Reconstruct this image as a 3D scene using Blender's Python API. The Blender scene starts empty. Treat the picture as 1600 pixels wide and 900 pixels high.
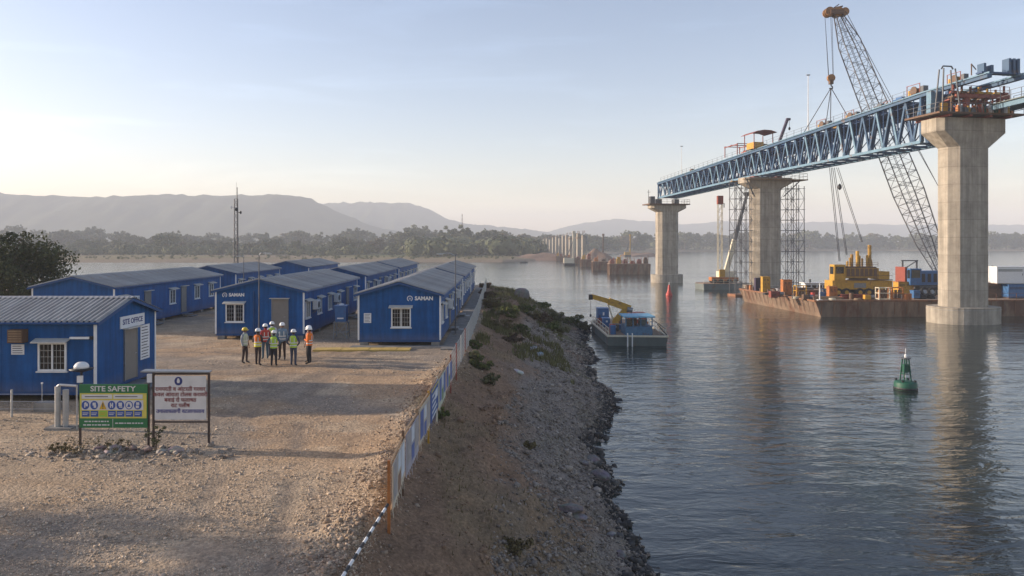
import bpy, bmesh, math, random
import numpy as np
from mathutils import Vector, Matrix
R = math.radians
rnd = random.Random(7)
SC = bpy.context.scene
COL = SC.collection

# ---------------------------------------------------------------- camera, sky, sun, exposure
FPX = 1150.0            # focal length in photograph pixels (1600 wide)
PPX, PPY = 785.0, 380.0 # principal point in photograph pixels
CAMZ, WATER = 5.9, -4.1 # eye above the yard, river level below it
cam = bpy.data.cameras.new('camera')
cam.sensor_width = 36.0
cam.lens = FPX / 1600 * 36
cam.shift_x = (800 - PPX) / 1600
cam.shift_y = -(450 - PPY) / 1600
cam.clip_end = 20000
camo = bpy.data.objects.new('camera', cam); COL.objects.link(camo)
camo.location = (0, 0, CAMZ); camo.rotation_euler = (R(90), 0, 0)
SC.camera = camo
SUN_EL, SUN_AZ = R(14), R(9)     # low sun, far left and a little behind the cabins
SVEC = Vector((-math.cos(SUN_EL) * math.cos(SUN_AZ), math.cos(SUN_EL) * math.sin(SUN_AZ), math.sin(SUN_EL)))
wd = bpy.data.worlds.new('World'); SC.world = wd; wd.use_nodes = True
nt = wd.node_tree
sky = nt.nodes.new('ShaderNodeTexSky'); sky.sky_type = 'NISHITA'; sky.sun_disc = False
sky.sun_elevation = SUN_EL; sky.sun_rotation = R(270) + SUN_AZ
sky.altitude = 100; sky.air_density = 1.05; sky.dust_density = 0.7; sky.ozone_density = 3.0
tint = nt.nodes.new('ShaderNodeMixRGB'); tint.blend_type = 'MULTIPLY'; tint.inputs[0].default_value = 1; tint.inputs[2].default_value = (1.14, .845, .745, 1)
nt.links.new(sky.outputs[0], tint.inputs[1])
# thin high cirrus, faint and even over the whole sky
stc = nt.nodes.new('ShaderNodeTexCoord'); smp = nt.nodes.new('ShaderNodeMapping'); smp.inputs['Scale'].default_value = (2.2, 2.2, 17)
nt.links.new(stc.outputs['Generated'], smp.inputs[0])
sn = nt.nodes.new('ShaderNodeTexNoise'); sn.inputs['Scale'].default_value = 1.6; sn.inputs['Detail'].default_value = 7; sn.inputs['Roughness'].default_value = .6; sn.inputs['Distortion'].default_value = .5
nt.links.new(smp.outputs[0], sn.inputs[0])
srg = nt.nodes.new('ShaderNodeMapRange'); srg.inputs[1].default_value = .52; srg.inputs[2].default_value = .8; srg.inputs[3].default_value = 1.0; srg.inputs[4].default_value = 1.16
nt.links.new(sn.outputs[0], srg.inputs[0])
cir = nt.nodes.new('ShaderNodeMixRGB'); cir.blend_type = 'MULTIPLY'; cir.inputs[0].default_value = 1
nt.links.new(tint.outputs[0], cir.inputs[1]); nt.links.new(srg.outputs[0], cir.inputs[2])
nt.links.new(cir.outputs[0], nt.nodes['Background'].inputs[0])
nt.nodes['Background'].inputs[1].default_value = 0.125
sl = bpy.data.lights.new('sun', 'SUN'); sl.energy = 3.15; sl.angle = R(0.8); sl.color = (1.0, 0.84, 0.66)
so = bpy.data.objects.new('sun', sl); COL.objects.link(so)
so.rotation_euler = (-SVEC).to_track_quat('-Z', 'Y').to_euler()
vs = SC.view_settings
vs.view_transform = 'Standard'; vs.look = 'None'; vs.gamma = 1.0; vs.exposure = 1.27; vs.use_curve_mapping = False
SC.render.engine = 'CYCLES'
SC.cycles.use_denoising = True
SC.cycles.max_bounces = 6; SC.cycles.diffuse_bounces = 2; SC.cycles.glossy_bounces = 3
SC.cycles.transmission_bounces = 2; SC.cycles.volume_bounces = 1; SC.cycles.transparent_max_bounces = 6
SC.cycles.use_adaptive_sampling = False

# ---------------------------------------------------------------- helpers
def place(px, py, Y):
    """world X, Z of a photograph pixel at depth Y"""
    return ((px - PPX) * Y / FPX, CAMZ - (py - PPY) * Y / FPX)

class MB:
    def __init__(s): s.v = []; s.f = []; s.m = []
    def add(s, vs, fs, mi=0, M=None):
        o = len(s.v)
        for p in vs:
            p = Vector(p)
            s.v.append(tuple(M @ p) if M is not None else tuple(p))
        for f in fs: s.f.append(tuple(i + o for i in f)); s.m.append(mi)
        return s
    def box(s, x0, x1, y0, y1, z0, z1, mi=0, M=None):
        return s.add([(x0,y0,z0),(x1,y0,z0),(x1,y1,z0),(x0,y1,z0),(x0,y0,z1),(x1,y0,z1),(x1,y1,z1),(x0,y1,z1)],
            [(3,2,1,0),(4,5,6,7),(0,1,5,4),(1,2,6,5),(2,3,7,6),(3,0,4,7)], mi, M)
    def bar(s, p, q, w, h=None, mi=0, up=(0,0,1)):
        p, q = Vector(p), Vector(q); h = h or w
        d = (q - p).normalized(); u = Vector(up)
        if abs(d.dot(u)) > .98: u = Vector((0,1,0)) if abs(d.y) < .9 else Vector((1,0,0))
        a = d.cross(u).normalized() * w / 2; b = a.cross(d).normalized() * h / 2
        vs = [p-a-b, p+a-b, p+a+b, p-a+b, q-a-b, q+a-b, q+a+b, q-a+b]
        return s.add(vs, [(3,2,1,0),(4,5,6,7),(0,1,5,4),(1,2,6,5),(2,3,7,6),(3,0,4,7)], mi)
    def tube(s, p, q, r0, r1=None, n=8, mi=0, cap=True):
        p, q = Vector(p), Vector(q); r1 = r0 if r1 is None else r1
        d = (q - p).normalized(); u = Vector((0,0,1)) if abs(d.z) < .95 else Vector((1,0,0))
        a = d.cross(u).normalized(); b = d.cross(a).normalized()
        vs = []
        for c, r in ((p, r0), (q, r1)):
            for i in range(n):
                t = 2*math.pi*i/n; vs.append(c + a*math.cos(t)*r + b*math.sin(t)*r)
        fs = [(i, (i+1) % n, n+(i+1) % n, n+i) for i in range(n)]
        if cap: fs += [tuple(range(n-1, -1, -1)), tuple(range(n, 2*n))]
        return s.add(vs, fs, mi)
    def path(s, pts, r, n=6, mi=0):
        for a, b in zip(pts[:-1], pts[1:]): s.tube(a, b, r, r, n, mi)
        return s
    def prism(s, poly, z0, z1, mi=0, M=None, inset=1.0):
        n = len(poly); cx = sum(p[0] for p in poly)/n; cy = sum(p[1] for p in poly)/n
        vs = [(cx+(x-cx)*inset, cy+(y-cy)*inset, z0) for x, y in poly] + [(x, y, z1) for x, y in poly]
        fs = [(i, (i+1) % n, n+(i+1) % n, n+i) for i in range(n)] + [tuple(range(n-1,-1,-1)), tuple(range(n, 2*n))]
        return s.add(vs, fs, mi, M)
    def loft(s, rings, mi=0, M=None, cap=True):
        n = len(rings[0]); vs = [p for r in rings for p in r]; fs = []
        for k in range(len(rings)-1):
            for i in range(n):
                j = (i+1) % n; fs.append((k*n+i, k*n+j, (k+1)*n+j, (k+1)*n+i))
        if cap: fs += [tuple(range(n-1,-1,-1)), tuple(range((len(rings)-1)*n, len(rings)*n))]
        return s.add(vs, fs, mi, M)
    def lathe(s, prof, c=(0,0,0), n=14, mi=0):
        c = Vector(c)
        return s.loft([[c+Vector((r*math.cos(2*math.pi*i/n), r*math.sin(2*math.pi*i/n), z)) for i in range(n)] for r, z in prof], mi)
    def wheel(s, c, r, w, axis='x', n=14, mi=0):
        a = Vector((w/2,0,0)) if axis == 'x' else Vector((0,w/2,0)); c = Vector(c)
        return s.tube(c-a, c+a, r, r, n, mi)
    def build(s, name, mats, parent=None, smooth=False, loc=None, M=None):
        me = bpy.data.meshes.new(name)
        vs = [tuple(M @ Vector(p)) for p in s.v] if M is not None else s.v
        me.from_pydata(vs, [], s.f)
        if not isinstance(mats, (list, tuple)): mats = [mats]
        for m in mats: me.materials.append(m)
        if len(mats) > 1: me.polygons.foreach_set('material_index', s.m)
        if smooth: me.polygons.foreach_set('use_smooth', [True]*len(s.f))
        me.update()
        return obj(name, me, parent, loc)

def obj(name, me, parent=None, loc=None, rot=None):
    o = bpy.data.objects.new(name, me); COL.objects.link(o)
    if parent is not None: o.parent = parent
    if loc is not None: o.location = loc
    if rot is not None: o.rotation_euler = rot
    return o
def tag(o, label, cat, group=None):
    o['label'] = label; o['category'] = cat
    if group: o['group'] = group
    return o
def thing(name, label, cat, loc=(0,0,0), rz=0, group=None):
    o = bpy.data.objects.new(name, None); COL.objects.link(o)
    o.location = loc; o.rotation_euler = (0,0,rz); o.empty_display_size = .3
    return tag(o, label, cat, group)
def kind(o, k): o['kind'] = k; return o
def copy_tree(o, parent=None):
    c = o.copy(); COL.objects.link(c); c.parent = parent
    for ch in o.children:
        if ch.name in bpy.data.objects: copy_tree(ch, c)
    return c

def np_mesh(name, v, f, mats, attr=None, smooth=False):
    v = np.asarray(v, np.float32); f = np.asarray(f, np.int32); k = f.shape[1]
    me = bpy.data.meshes.new(name)
    me.vertices.add(len(v)); me.vertices.foreach_set('co', v.ravel())
    me.loops.add(f.size); me.loops.foreach_set('vertex_index', f.ravel())
    me.polygons.add(len(f)); me.polygons.foreach_set('loop_start', np.arange(0, f.size, k, dtype=np.int32))
    if smooth: me.polygons.foreach_set('use_smooth', np.ones(len(f), bool))
    for m in (mats if isinstance(mats, (list, tuple)) else [mats]): me.materials.append(m)
    if attr is not None:
        ca = me.color_attributes.new('cover', 'FLOAT_COLOR', 'POINT')
        c = np.ones((len(v), 4), np.float32); c[:, :3] = attr
        ca.data.foreach_set('color', c.ravel())
    me.update(calc_edges=True)
    return me

def vnoise(x, y, seed=0):
    x = np.asarray(x, float); y = np.asarray(y, float)
    xi = np.floor(x).astype(np.int64); yi = np.floor(y).astype(np.int64); fx = x-xi; fy = y-yi
    fx = fx*fx*(3-2*fx); fy = fy*fy*(3-2*fy)
    def h(a, b):
        n = (a*374761393 + b*668265263 + seed*974711) & 0xffffffff
        n = ((n ^ (n >> 13))*1274126177) & 0xffffffff
        return ((n ^ (n >> 16)) & 0xffff)/65535.0
    return (h(xi,yi)*(1-fx)+h(xi+1,yi)*fx)*(1-fy) + (h(xi,yi+1)*(1-fx)+h(xi+1,yi+1)*fx)*fy
def fbm(x, y, o=4, seed=0):
    t = 0; a = .5; n = 0
    for k in range(o):
        t = t + a*vnoise(x*2**k, y*2**k, seed+k*17); n += a; a *= .5
    return t/n
def sstep(a, b, x):
    t = np.clip((np.asarray(x, float)-a)/(b-a), 0, 1); return t*t*(3-2*t)

# ---------------------------------------------------------------- materials
def newmat(name):
    m = bpy.data.materials.new(name); m.use_nodes = True
    return m, m.node_tree, m.node_tree.nodes['Principled BSDF']
def N(nt, t, **kw):
    n = nt.nodes.new('ShaderNode'+t)
    for k, v in kw.items(): setattr(n, k, v)
    return n
def mat(name, col, rough=.6, metal=0.0, var=.18, scale=3.0, bump=0.0, bscale=25.0, rust=0.0, rustcol=(.16,.07,.035), streak=1.0, rand=0.0, spec=None):
    """painted or plain surface: base colour broken by noise, optional rust stains and fine relief"""
    m, t, b = newmat(name); L = t.links.new
    tc = N(t, 'TexCoord'); mp = N(t, 'Mapping'); mp.inputs['Scale'].default_value = (1, 1, streak)
    L(tc.outputs['Object'], mp.inputs[0])
    n1 = N(t, 'TexNoise'); n1.inputs['Scale'].default_value = scale; n1.inputs['Detail'].default_value = 6; n1.inputs['Roughness'].default_value = .65
    L(mp.outputs[0], n1.inputs[0])
    mr = N(t, 'MapRange'); mr.inputs[1].default_value = .25; mr.inputs[2].default_value = .75
    mr.inputs[3].default_value = 1-var; mr.inputs[4].default_value = 1+var
    L(n1.outputs[0], mr.inputs[0])
    mx = N(t, 'MixRGB', blend_type='MULTIPLY'); mx.inputs[0].default_value = 1; mx.inputs[1].default_value = (*col, 1)
    L(mr.outputs[0], mx.inputs[2]); out = mx.outputs[0]
    if rand:
        oi = N(t, 'ObjectInfo'); r2 = N(t, 'MapRange'); r2.inputs[3].default_value = 1-rand; r2.inputs[4].default_value = 1+rand
        L(oi.outputs['Random'], r2.inputs[0]); m3 = N(t, 'MixRGB', blend_type='MULTIPLY'); m3.inputs[0].default_value = 1
        L(out, m3.inputs[1]); L(r2.outputs[0], m3.inputs[2]); out = m3.outputs[0]
    if rust:
        n2 = N(t, 'TexNoise'); n2.inputs['Scale'].default_value = scale*.7; n2.inputs['Detail'].default_value = 8; n2.inputs['Roughness'].default_value = .7
        L(mp.outputs[0], n2.inputs[0])
        r3 = N(t, 'MapRange'); r3.inputs[1].default_value = .62-.3*rust; r3.inputs[2].default_value = .72-.2*rust
        L(n2.outputs[0], r3.inputs[0]); m4 = N(t, 'MixRGB'); m4.inputs[2].default_value = (*rustcol, 1)
        L(r3.outputs[0], m4.inputs[0]); L(out, m4.inputs[1]); out = m4.outputs[0]
    L(out, b.inputs['Base Color']); b.inputs['Roughness'].default_value = rough; b.inputs['Metallic'].default_value = metal
    if spec is not None: b.inputs['Specular IOR Level'].default_value = spec
    if bump:
        n3 = N(t, 'TexNoise'); n3.inputs['Scale'].default_value = bscale; n3.inputs['Detail'].default_value = 5
        L(tc.outputs['Object'], n3.inputs[0]); bp = N(t, 'Bump'); bp.inputs['Strength'].default_value = bump; bp.inputs['Distance'].default_value = .05
        L(n3.outputs[0], bp.inputs['Height']); L(bp.outputs[0], b.inputs['Normal'])
    return m
def leafmat(name, col, col2, rand=.25):
    m, t, b = newmat(name); L = t.links.new
    at = N(t, 'VertexColor', layer_name='cover')
    mx = N(t, 'MixRGB'); mx.inputs[1].default_value = (*col, 1); mx.inputs[2].default_value = (*col2, 1)
    L(at.outputs[0], mx.inputs[0])
    oi = N(t, 'ObjectInfo'); r2 = N(t, 'MapRange'); r2.inputs[3].default_value = 1-rand; r2.inputs[4].default_value = 1+rand
    L(oi.outputs['Random'], r2.inputs[0]); m3 = N(t, 'MixRGB', blend_type='MULTIPLY'); m3.inputs[0].default_value = 1
    L(mx.outputs[0], m3.inputs[1]); L(r2.outputs[0], m3.inputs[2]); L(m3.outputs[0], b.inputs['Base Color'])
    b.inputs['Roughness'].default_value = .75; b.inputs['Specular IOR Level'].default_value = .2
    return m

def ground_mat():
    m, t, b = newmat('ground'); L = t.links.new
    at = N(t, 'VertexColor', layer_name='cover'); tc = N(t, 'TexCoord')
    n1 = N(t, 'TexNoise'); n1.inputs['Scale'].default_value = 9; n1.inputs['Detail'].default_value = 8; n1.inputs['Roughness'].default_value = .75
    v1 = N(t, 'TexVoronoi'); v1.inputs['Scale'].default_value = 13
    v2 = N(t, 'TexVoronoi'); v2.inputs['Scale'].default_value = 30
    n2 = N(t, 'TexNoise'); n2.inputs['Scale'].default_value = .9; n2.inputs['Detail'].default_value = 4
    for n in (n1, v1, v2, n2): L(tc.outputs['Object'], n.inputs[0])
    def rng(s, a, b_, c, d):
        r = N(t, 'MapRange'); r.inputs[1].default_value = a; r.inputs[2].default_value = b_; r.inputs[3].default_value = c; r.inputs[4].default_value = d
        L(s, r.inputs[0]); return r.outputs[0]
    def mul(a, c):
        x = N(t, 'MixRGB', blend_type='MULTIPLY'); x.inputs[0].default_value = 1; L(a, x.inputs[1]); L(c, x.inputs[2]); return x.outputs[0]
    bw = N(t, 'RGBToBW'); L(v1.outputs['Color'], bw.inputs[0])
    bw2 = N(t, 'RGBToBW'); L(v2.outputs['Color'], bw2.inputs[0])
    c = mul(at.outputs[0], rng(n1.outputs[0], .3, .7, .68, 1.3))
    c = mul(c, rng(bw.outputs[0], 0, 1, .78, 1.25)); c = mul(c, rng(bw2.outputs[0], 0, 1, .8, 1.22)); c = mul(c, rng(n2.outputs[0], .3, .7, .86, 1.14))
    L(c, b.inputs['Base Color']); b.inputs['Roughness'].default_value = .93; b.inputs['Specular IOR Level'].default_value = .15
    ad = N(t, 'MixRGB', blend_type='ADD'); ad.inputs[0].default_value = .6; L(v1.outputs['Distance'], ad.inputs[1]); L(v2.outputs['Distance'], ad.inputs[2])
    a2 = N(t, 'MixRGB', blend_type='ADD'); a2.inputs[0].default_value = .8; L(ad.outputs[0], a2.inputs[1]); L(n1.outputs[0], a2.inputs[2])
    bp = N(t, 'Bump'); bp.inputs['Strength'].default_value = .55; bp.inputs['Distance'].default_value = .035; bp.invert = True
    L(a2.outputs[0], bp.inputs['Height']); L(bp.outputs[0], b.inputs['Normal'])
    return m
def stone_mat(name='stone'):
    m, t, b = newmat(name); L = t.links.new
    at = N(t, 'VertexColor', layer_name='cover'); tc = N(t, 'TexCoord')
    n1 = N(t, 'TexNoise'); n1.inputs['Scale'].default_value = 12; n1.inputs['Detail'].default_value = 6; L(tc.outputs['Object'], n1.inputs[0])
    r = N(t, 'MapRange'); r.inputs[1].default_value = .3; r.inputs[2].default_value = .7; r.inputs[3].default_value = .75; r.inputs[4].default_value = 1.25; L(n1.outputs[0], r.inputs[0])
    x = N(t, 'MixRGB', blend_type='MULTIPLY'); x.inputs[0].default_value = 1; L(at.outputs[0], x.inputs[1]); L(r.outputs[0], x.inputs[2])
    L(x.outputs[0], b.inputs['Base Color']); b.inputs['Roughness'].default_value = .85; b.inputs['Specular IOR Level'].default_value = .25
    bp = N(t, 'Bump'); bp.inputs['Strength'].default_value = .4; bp.inputs['Distance'].default_value = .03; L(n1.outputs[0], bp.inputs['Height']); L(bp.outputs[0], b.inputs['Normal'])
    return m
def water_mat():
    m, t, b = newmat('river water'); L = t.links.new
    tc = N(t, 'TexCoord')
    def wv(sx, sy, sc, det, dist=0.0):
        mp = N(t, 'Mapping'); mp.inputs['Scale'].default_value = (sx, sy, 1); mp.inputs['Rotation'].default_value = (0, 0, R(rnd.uniform(-14, 14)))
        L(tc.outputs['Object'], mp.inputs[0])
        n = N(t, 'TexNoise'); n.inputs['Scale'].default_value = sc; n.inputs['Detail'].default_value = det; n.inputs['Distortion'].default_value = dist; n.inputs['Roughness'].default_value = .55
        L(mp.outputs[0], n.inputs[0]); return n.outputs[0]
    big = wv(.35, 1.0, .22, 2); mid = wv(.45, 1.0, .95, 3, .6); fine = wv(.55, 1.0, 3.2, 3, .4)
    def bmp(h, d, prev=None):
        bp = N(t, 'Bump'); bp.inputs['Strength'].default_value = 1; bp.inputs['Distance'].default_value = d
        L(h, bp.inputs['Height'])
        if prev is not None: L(prev, bp.inputs['Normal'])
        return bp.outputs[0]
    patch = wv(.02, .05, 1.0, 3); pr = N(t, 'MapRange'); pr.inputs[1].default_value = .35; pr.inputs[2].default_value = .65; pr.inputs[3].default_value = .35; pr.inputs[4].default_value = 1.15
    L(patch, pr.inputs[0])
    mm = N(t, 'Math', operation='MULTIPLY'); L(mid, mm.inputs[0]); L(pr.outputs[0], mm.inputs[1])
    # the wind reaches the water by the bank; the open reach towards the far shore lies calm
    sp = N(t, 'SeparateXYZ'); L(tc.outputs['Object'], sp.inputs[0])
    wnd = N(t, 'MapRange', interpolation_type='SMOOTHSTEP'); wnd.inputs[1].default_value = 45; wnd.inputs[2].default_value = 190; wnd.inputs[3].default_value = 1.0; wnd.inputs[4].default_value = .7; L(sp.outputs[1], wnd.inputs[0])
    def calm(h):
        k = N(t, 'Math', operation='MULTIPLY'); L(h, k.inputs[0]); L(wnd.outputs[0], k.inputs[1]); return k.outputs[0]
    nrm = bmp(calm(fine), .02, bmp(calm(mm.outputs[0]), .125, bmp(calm(big), .15)))
    L(nrm, b.inputs['Normal'])
    b.inputs['Base Color'].default_value = (.020, .030, .027, 1); b.inputs['Roughness'].default_value = .09
    b.inputs['IOR'].default_value = 1.55
    return m
def concrete_mat(name, col=(.39,.345,.28), lift=2.2):
    m, t, b = newmat(name); L = t.links.new
    tc = N(t, 'TexCoord'); sx = N(t, 'SeparateXYZ'); L(tc.outputs['Object'], sx.inputs[0])
    n1 = N(t, 'TexNoise'); n1.inputs['Scale'].default_value = .8; n1.inputs['Detail'].default_value = 8; n1.inputs['Roughness'].default_value = .7; L(tc.outputs['Object'], n1.inputs[0])
    mp = N(t, 'Mapping'); mp.inputs['Scale'].default_value = (2.2, 2.2, .12); L(tc.outputs['Object'], mp.inputs[0])
    n2 = N(t, 'TexNoise'); n2.inputs['Scale'].default_value = 1.0; n2.inputs['Detail'].default_value = 5; L(mp.outputs[0], n2.inputs[0])
    def rng(s, a, b_, c, d):
        r = N(t, 'MapRange'); r.inputs[1].default_value = a; r.inputs[2].default_value = b_; r.inputs[3].default_value = c; r.inputs[4].default_value = d
        L(s, r.inputs[0]); return r.outputs[0]
    def mul(a, c):
        x = N(t, 'MixRGB', blend_type='MULTIPLY'); x.inputs[0].default_value = 1
        if isinstance(a, tuple): x.inputs[1].default_value = (*a, 1)
        else: L(a, x.inputs[1])
        L(c, x.inputs[2]); return x.outputs[0]
    # formwork lifts: each lift has its own tone and a thin dirty joint
    dv = N(t, 'Math', operation='DIVIDE'); L(sx.outputs[2], dv.inputs[0]); dv.inputs[1].default_value = lift
    fl = N(t, 'Math', operation='FLOOR'); L(dv.outputs[0], fl.inputs[0]); wn = N(t, 'TexWhiteNoise', noise_dimensions='1D'); L(fl.outputs[0], wn.inputs['W'])
    fr = N(t, 'Math', operation='FRACT'); L(dv.outputs[0], fr.inputs[0])
    c = mul(col, rng(n1.outputs[0], .3, .7, .76, 1.18)); c = mul(c, rng(n2.outputs[0], .3, .7, .68, 1.14))
    c = mul(c, rng(wn.outputs[0], 0, 1, .93, 1.06)); c = mul(c, rng(fr.outputs[0], 0, .04, .6, 1.0))
    L(c, b.inputs['Base Color']); b.inputs['Roughness'].default_value = .88; b.inputs['Specular IOR Level'].default_value = .25
    n3 = N(t, 'TexNoise'); n3.inputs['Scale'].default_value = 6; n3.inputs['Detail'].default_value = 6; L(tc.outputs['Object'], n3.inputs[0])
    bp = N(t, 'Bump'); bp.inputs['Strength'].default_value = .35; bp.inputs['Distance'].default_value = .05; L(n3.outputs[0], bp.inputs['Height']); L(bp.outputs[0], b.inputs['Normal'])
    return m
def panel_mat(name, col, pitch=1.15):
    """painted sandwich panel: fine grooves every few centimetres and a seam every panel"""
    m, t, b = newmat(name); L = t.links.new
    tc = N(t, 'TexCoord'); sx = N(t, 'SeparateXYZ'); L(tc.outputs['Object'], sx.inputs[0])
    ad = N(t, 'Math', operation='ADD'); L(sx.outputs[0], ad.inputs[0]); L(sx.outputs[1], ad.inputs[1])
    dv = N(t, 'Math', operation='DIVIDE'); L(ad.outputs[0], dv.inputs[0]); dv.inputs[1].default_value = pitch
    fr = N(t, 'Math', operation='FRACT'); L(dv.outputs[0], fr.inputs[0])
    fl = N(t, 'Math', operation='FLOOR'); L(dv.outputs[0], fl.inputs[0]); wn = N(t, 'TexWhiteNoise', noise_dimensions='1D'); L(fl.outputs[0], wn.inputs['W'])
    d2 = N(t, 'Math', operation='MULTIPLY'); L(dv.outputs[0], d2.inputs[0]); d2.inputs[1].default_value = 8; f2 = N(t, 'Math', operation='PINGPONG'); L(d2.outputs[0], f2.inputs[0]); f2.inputs[1].default_value = .5
    n1 = N(t, 'TexNoise'); n1.inputs['Scale'].default_value = 1.6; n1.inputs['Detail'].default_value = 7; n1.inputs['Roughness'].default_value = .7; L(tc.outputs['Object'], n1.inputs[0])
    def rng(s, a, b_, c, d):
        r = N(t, 'MapRange'); r.inputs[1].default_value = a; r.inputs[2].default_value = b_; r.inputs[3].default_value = c; r.inputs[4].default_value = d
        L(s, r.inputs[0]); return r.outputs[0]
    def mul(a, c):
        x = N(t, 'MixRGB', blend_type='MULTIPLY'); x.inputs[0].default_value = 1
        if isinstance(a, tuple): x.inputs[1].default_value = (*a, 1)
        else: L(a, x.inputs[1])
        L(c, x.inputs[2]); return x.outputs[0]
    mps = N(t, 'Mapping'); mps.inputs['Scale'].default_value = (5, 5, .35); L(tc.outputs['Object'], mps.inputs[0])
    ns = N(t, 'TexNoise'); ns.inputs['Scale'].default_value = 1.0; ns.inputs['Detail'].default_value = 6; L(mps.outputs[0], ns.inputs[0])
    c = mul(col, rng(n1.outputs[0], .3, .7, .8, 1.18)); c = mul(c, rng(wn.outputs[0], 0, 1, .88, 1.1)); c = mul(c, rng(ns.outputs[0], .35, .7, .8, 1.16))
    # dust that settles on the lowest boards
    dz = N(t, 'MapRange'); dz.inputs[1].default_value = .35; dz.inputs[2].default_value = .8; dz.inputs[3].default_value = .5; dz.inputs[4].default_value = 0; L(sx.outputs[2], dz.inputs[0])
    dn = N(t, 'Math', operation='MULTIPLY'); L(dz.outputs[0], dn.inputs[0]); L(n1.outputs[0], dn.inputs[1])
    mx = N(t, 'MixRGB'); L(dn.outputs[0], mx.inputs[0]); L(c, mx.inputs[1]); mx.inputs[2].default_value = (.22,.17,.125,1)
    L(mx.outputs[0], b.inputs['Base Color']); b.inputs['Roughness'].default_value = .55; b.inputs['Specular IOR Level'].default_value = .22
    s1 = N(t, 'MapRange'); s1.inputs[1].default_value = 0; s1.inputs[2].default_value = .025; L(fr.outputs[0], s1.inputs[0])
    h = N(t, 'Math', operation='MULTIPLY_ADD'); L(f2.outputs[0], h.inputs[0]); h.inputs[1].default_value = .25; L(s1.outputs[0], h.inputs[2])
    bp = N(t, 'Bump'); bp.inputs['Strength'].default_value = .7; bp.inputs['Distance'].default_value = .012; L(h.outputs[0], bp.inputs['Height']); L(bp.outputs[0], b.inputs['Normal'])
    return m

G = {}
G['ground'] = ground_mat(); G['stone'] = stone_mat(); G['water'] = water_mat()
G['concrete'] = concrete_mat('concrete'); G['block'] = concrete_mat('concrete block', (.36,.34,.31), 9)
G['blue'] = panel_mat('blue panel', (.007,.085,.265))
G['blue_trim'] = mat('blue trim', (.007,.06,.19), .45, var=.1)
G['roof'] = mat('galvanised roof', (.32,.315,.31), .6, 0.0, var=.2, scale=1.3, rand=.16, rust=.05, rustcol=(.3,.2,.13))
G['white'] = mat('white paint', (.74,.74,.72), .5, var=.1, scale=5)
G['cream'] = mat('cream paint', (.62,.56,.42), .55, var=.14)
G['glass'] = mat('dark glass', (.012,.014,.016), .08, var=.05)
G['black'] = mat('black paint', (.018,.018,.02), .55, var=.2)
G['grey'] = mat('grey steel', (.22,.23,.24), .45, .5, var=.2, rust=.12)
G['galv'] = mat('galvanised pipe', (.42,.43,.43), .45, .5, var=.18)
G['door'] = mat('grey door', (.20,.185,.165), .55, var=.1)
G['rust'] = mat('rusty steel', (.23,.105,.052), .8, .1, var=.35, scale=1.2, rust=.35, rustcol=(.10,.06,.045), streak=.35, bump=.2)
G['hullrust'] = mat('rusty hull side', (.21,.145,.10), .88, 0, var=.55, scale=.9, rust=.5, rustcol=(.15,.07,.04), streak=.3, bump=.2)  # paler, duller rust for the hull plating and the ribs of its left end
G['deck'] = mat('worn deck', (.27,.19,.13), .88, var=.35, scale=.8, rust=.3, rustcol=(.12,.08,.06))
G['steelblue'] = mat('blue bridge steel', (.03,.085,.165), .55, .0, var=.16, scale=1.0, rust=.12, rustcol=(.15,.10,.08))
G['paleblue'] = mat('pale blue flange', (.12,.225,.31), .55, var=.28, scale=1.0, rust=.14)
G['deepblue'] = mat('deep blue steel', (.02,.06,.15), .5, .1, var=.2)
G['redsteel'] = mat('red oxide steel', (.24,.055,.035), .6, var=.25, rust=.15)
G['yellow'] = mat('yellow plant paint', (.47,.26,.025), .55, var=.25, rust=.22, rustcol=(.2,.1,.04))
G['orange'] = mat('orange paint', (.40,.14,.035), .6, var=.3, rust=.25)
G['machblue'] = mat('blue machine paint', (.04,.13,.30), .5, var=.2, rust=.12)
G['lightblue'] = mat('light blue paint', (.14,.37,.52), .55, var=.25, rust=.1)
G['purple'] = mat('dark plum paint', (.045,.03,.06), .55, var=.2)
G['green'] = mat('buoy green', (.012,.085,.05), .55, var=.25, rust=.1)
G['red'] = mat('buoy red', (.45,.045,.03), .5, var=.2, rust=.05)
G['wood'] = mat('weathered timber', (.25,.17,.10), .85, var=.3, streak=.2, scale=4)
G['rubber'] = mat('tyre rubber', (.022,.022,.023), .85, var=.2)
G['cable'] = mat('steel rope', (.06,.06,.065), .5, .4, var=.1)
G['hullgrey'] = mat('grey green hull', (.13,.155,.15), .6, var=.25, scale=1.0, rust=.25, streak=.35)
G['lattice'] = mat('grey crane lattice', (.10,.105,.115), .5, .2, var=.2, rust=.1)
G['brown'] = mat('brown paint', (.13,.075,.045), .7, var=.25, rust=.2)
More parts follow.
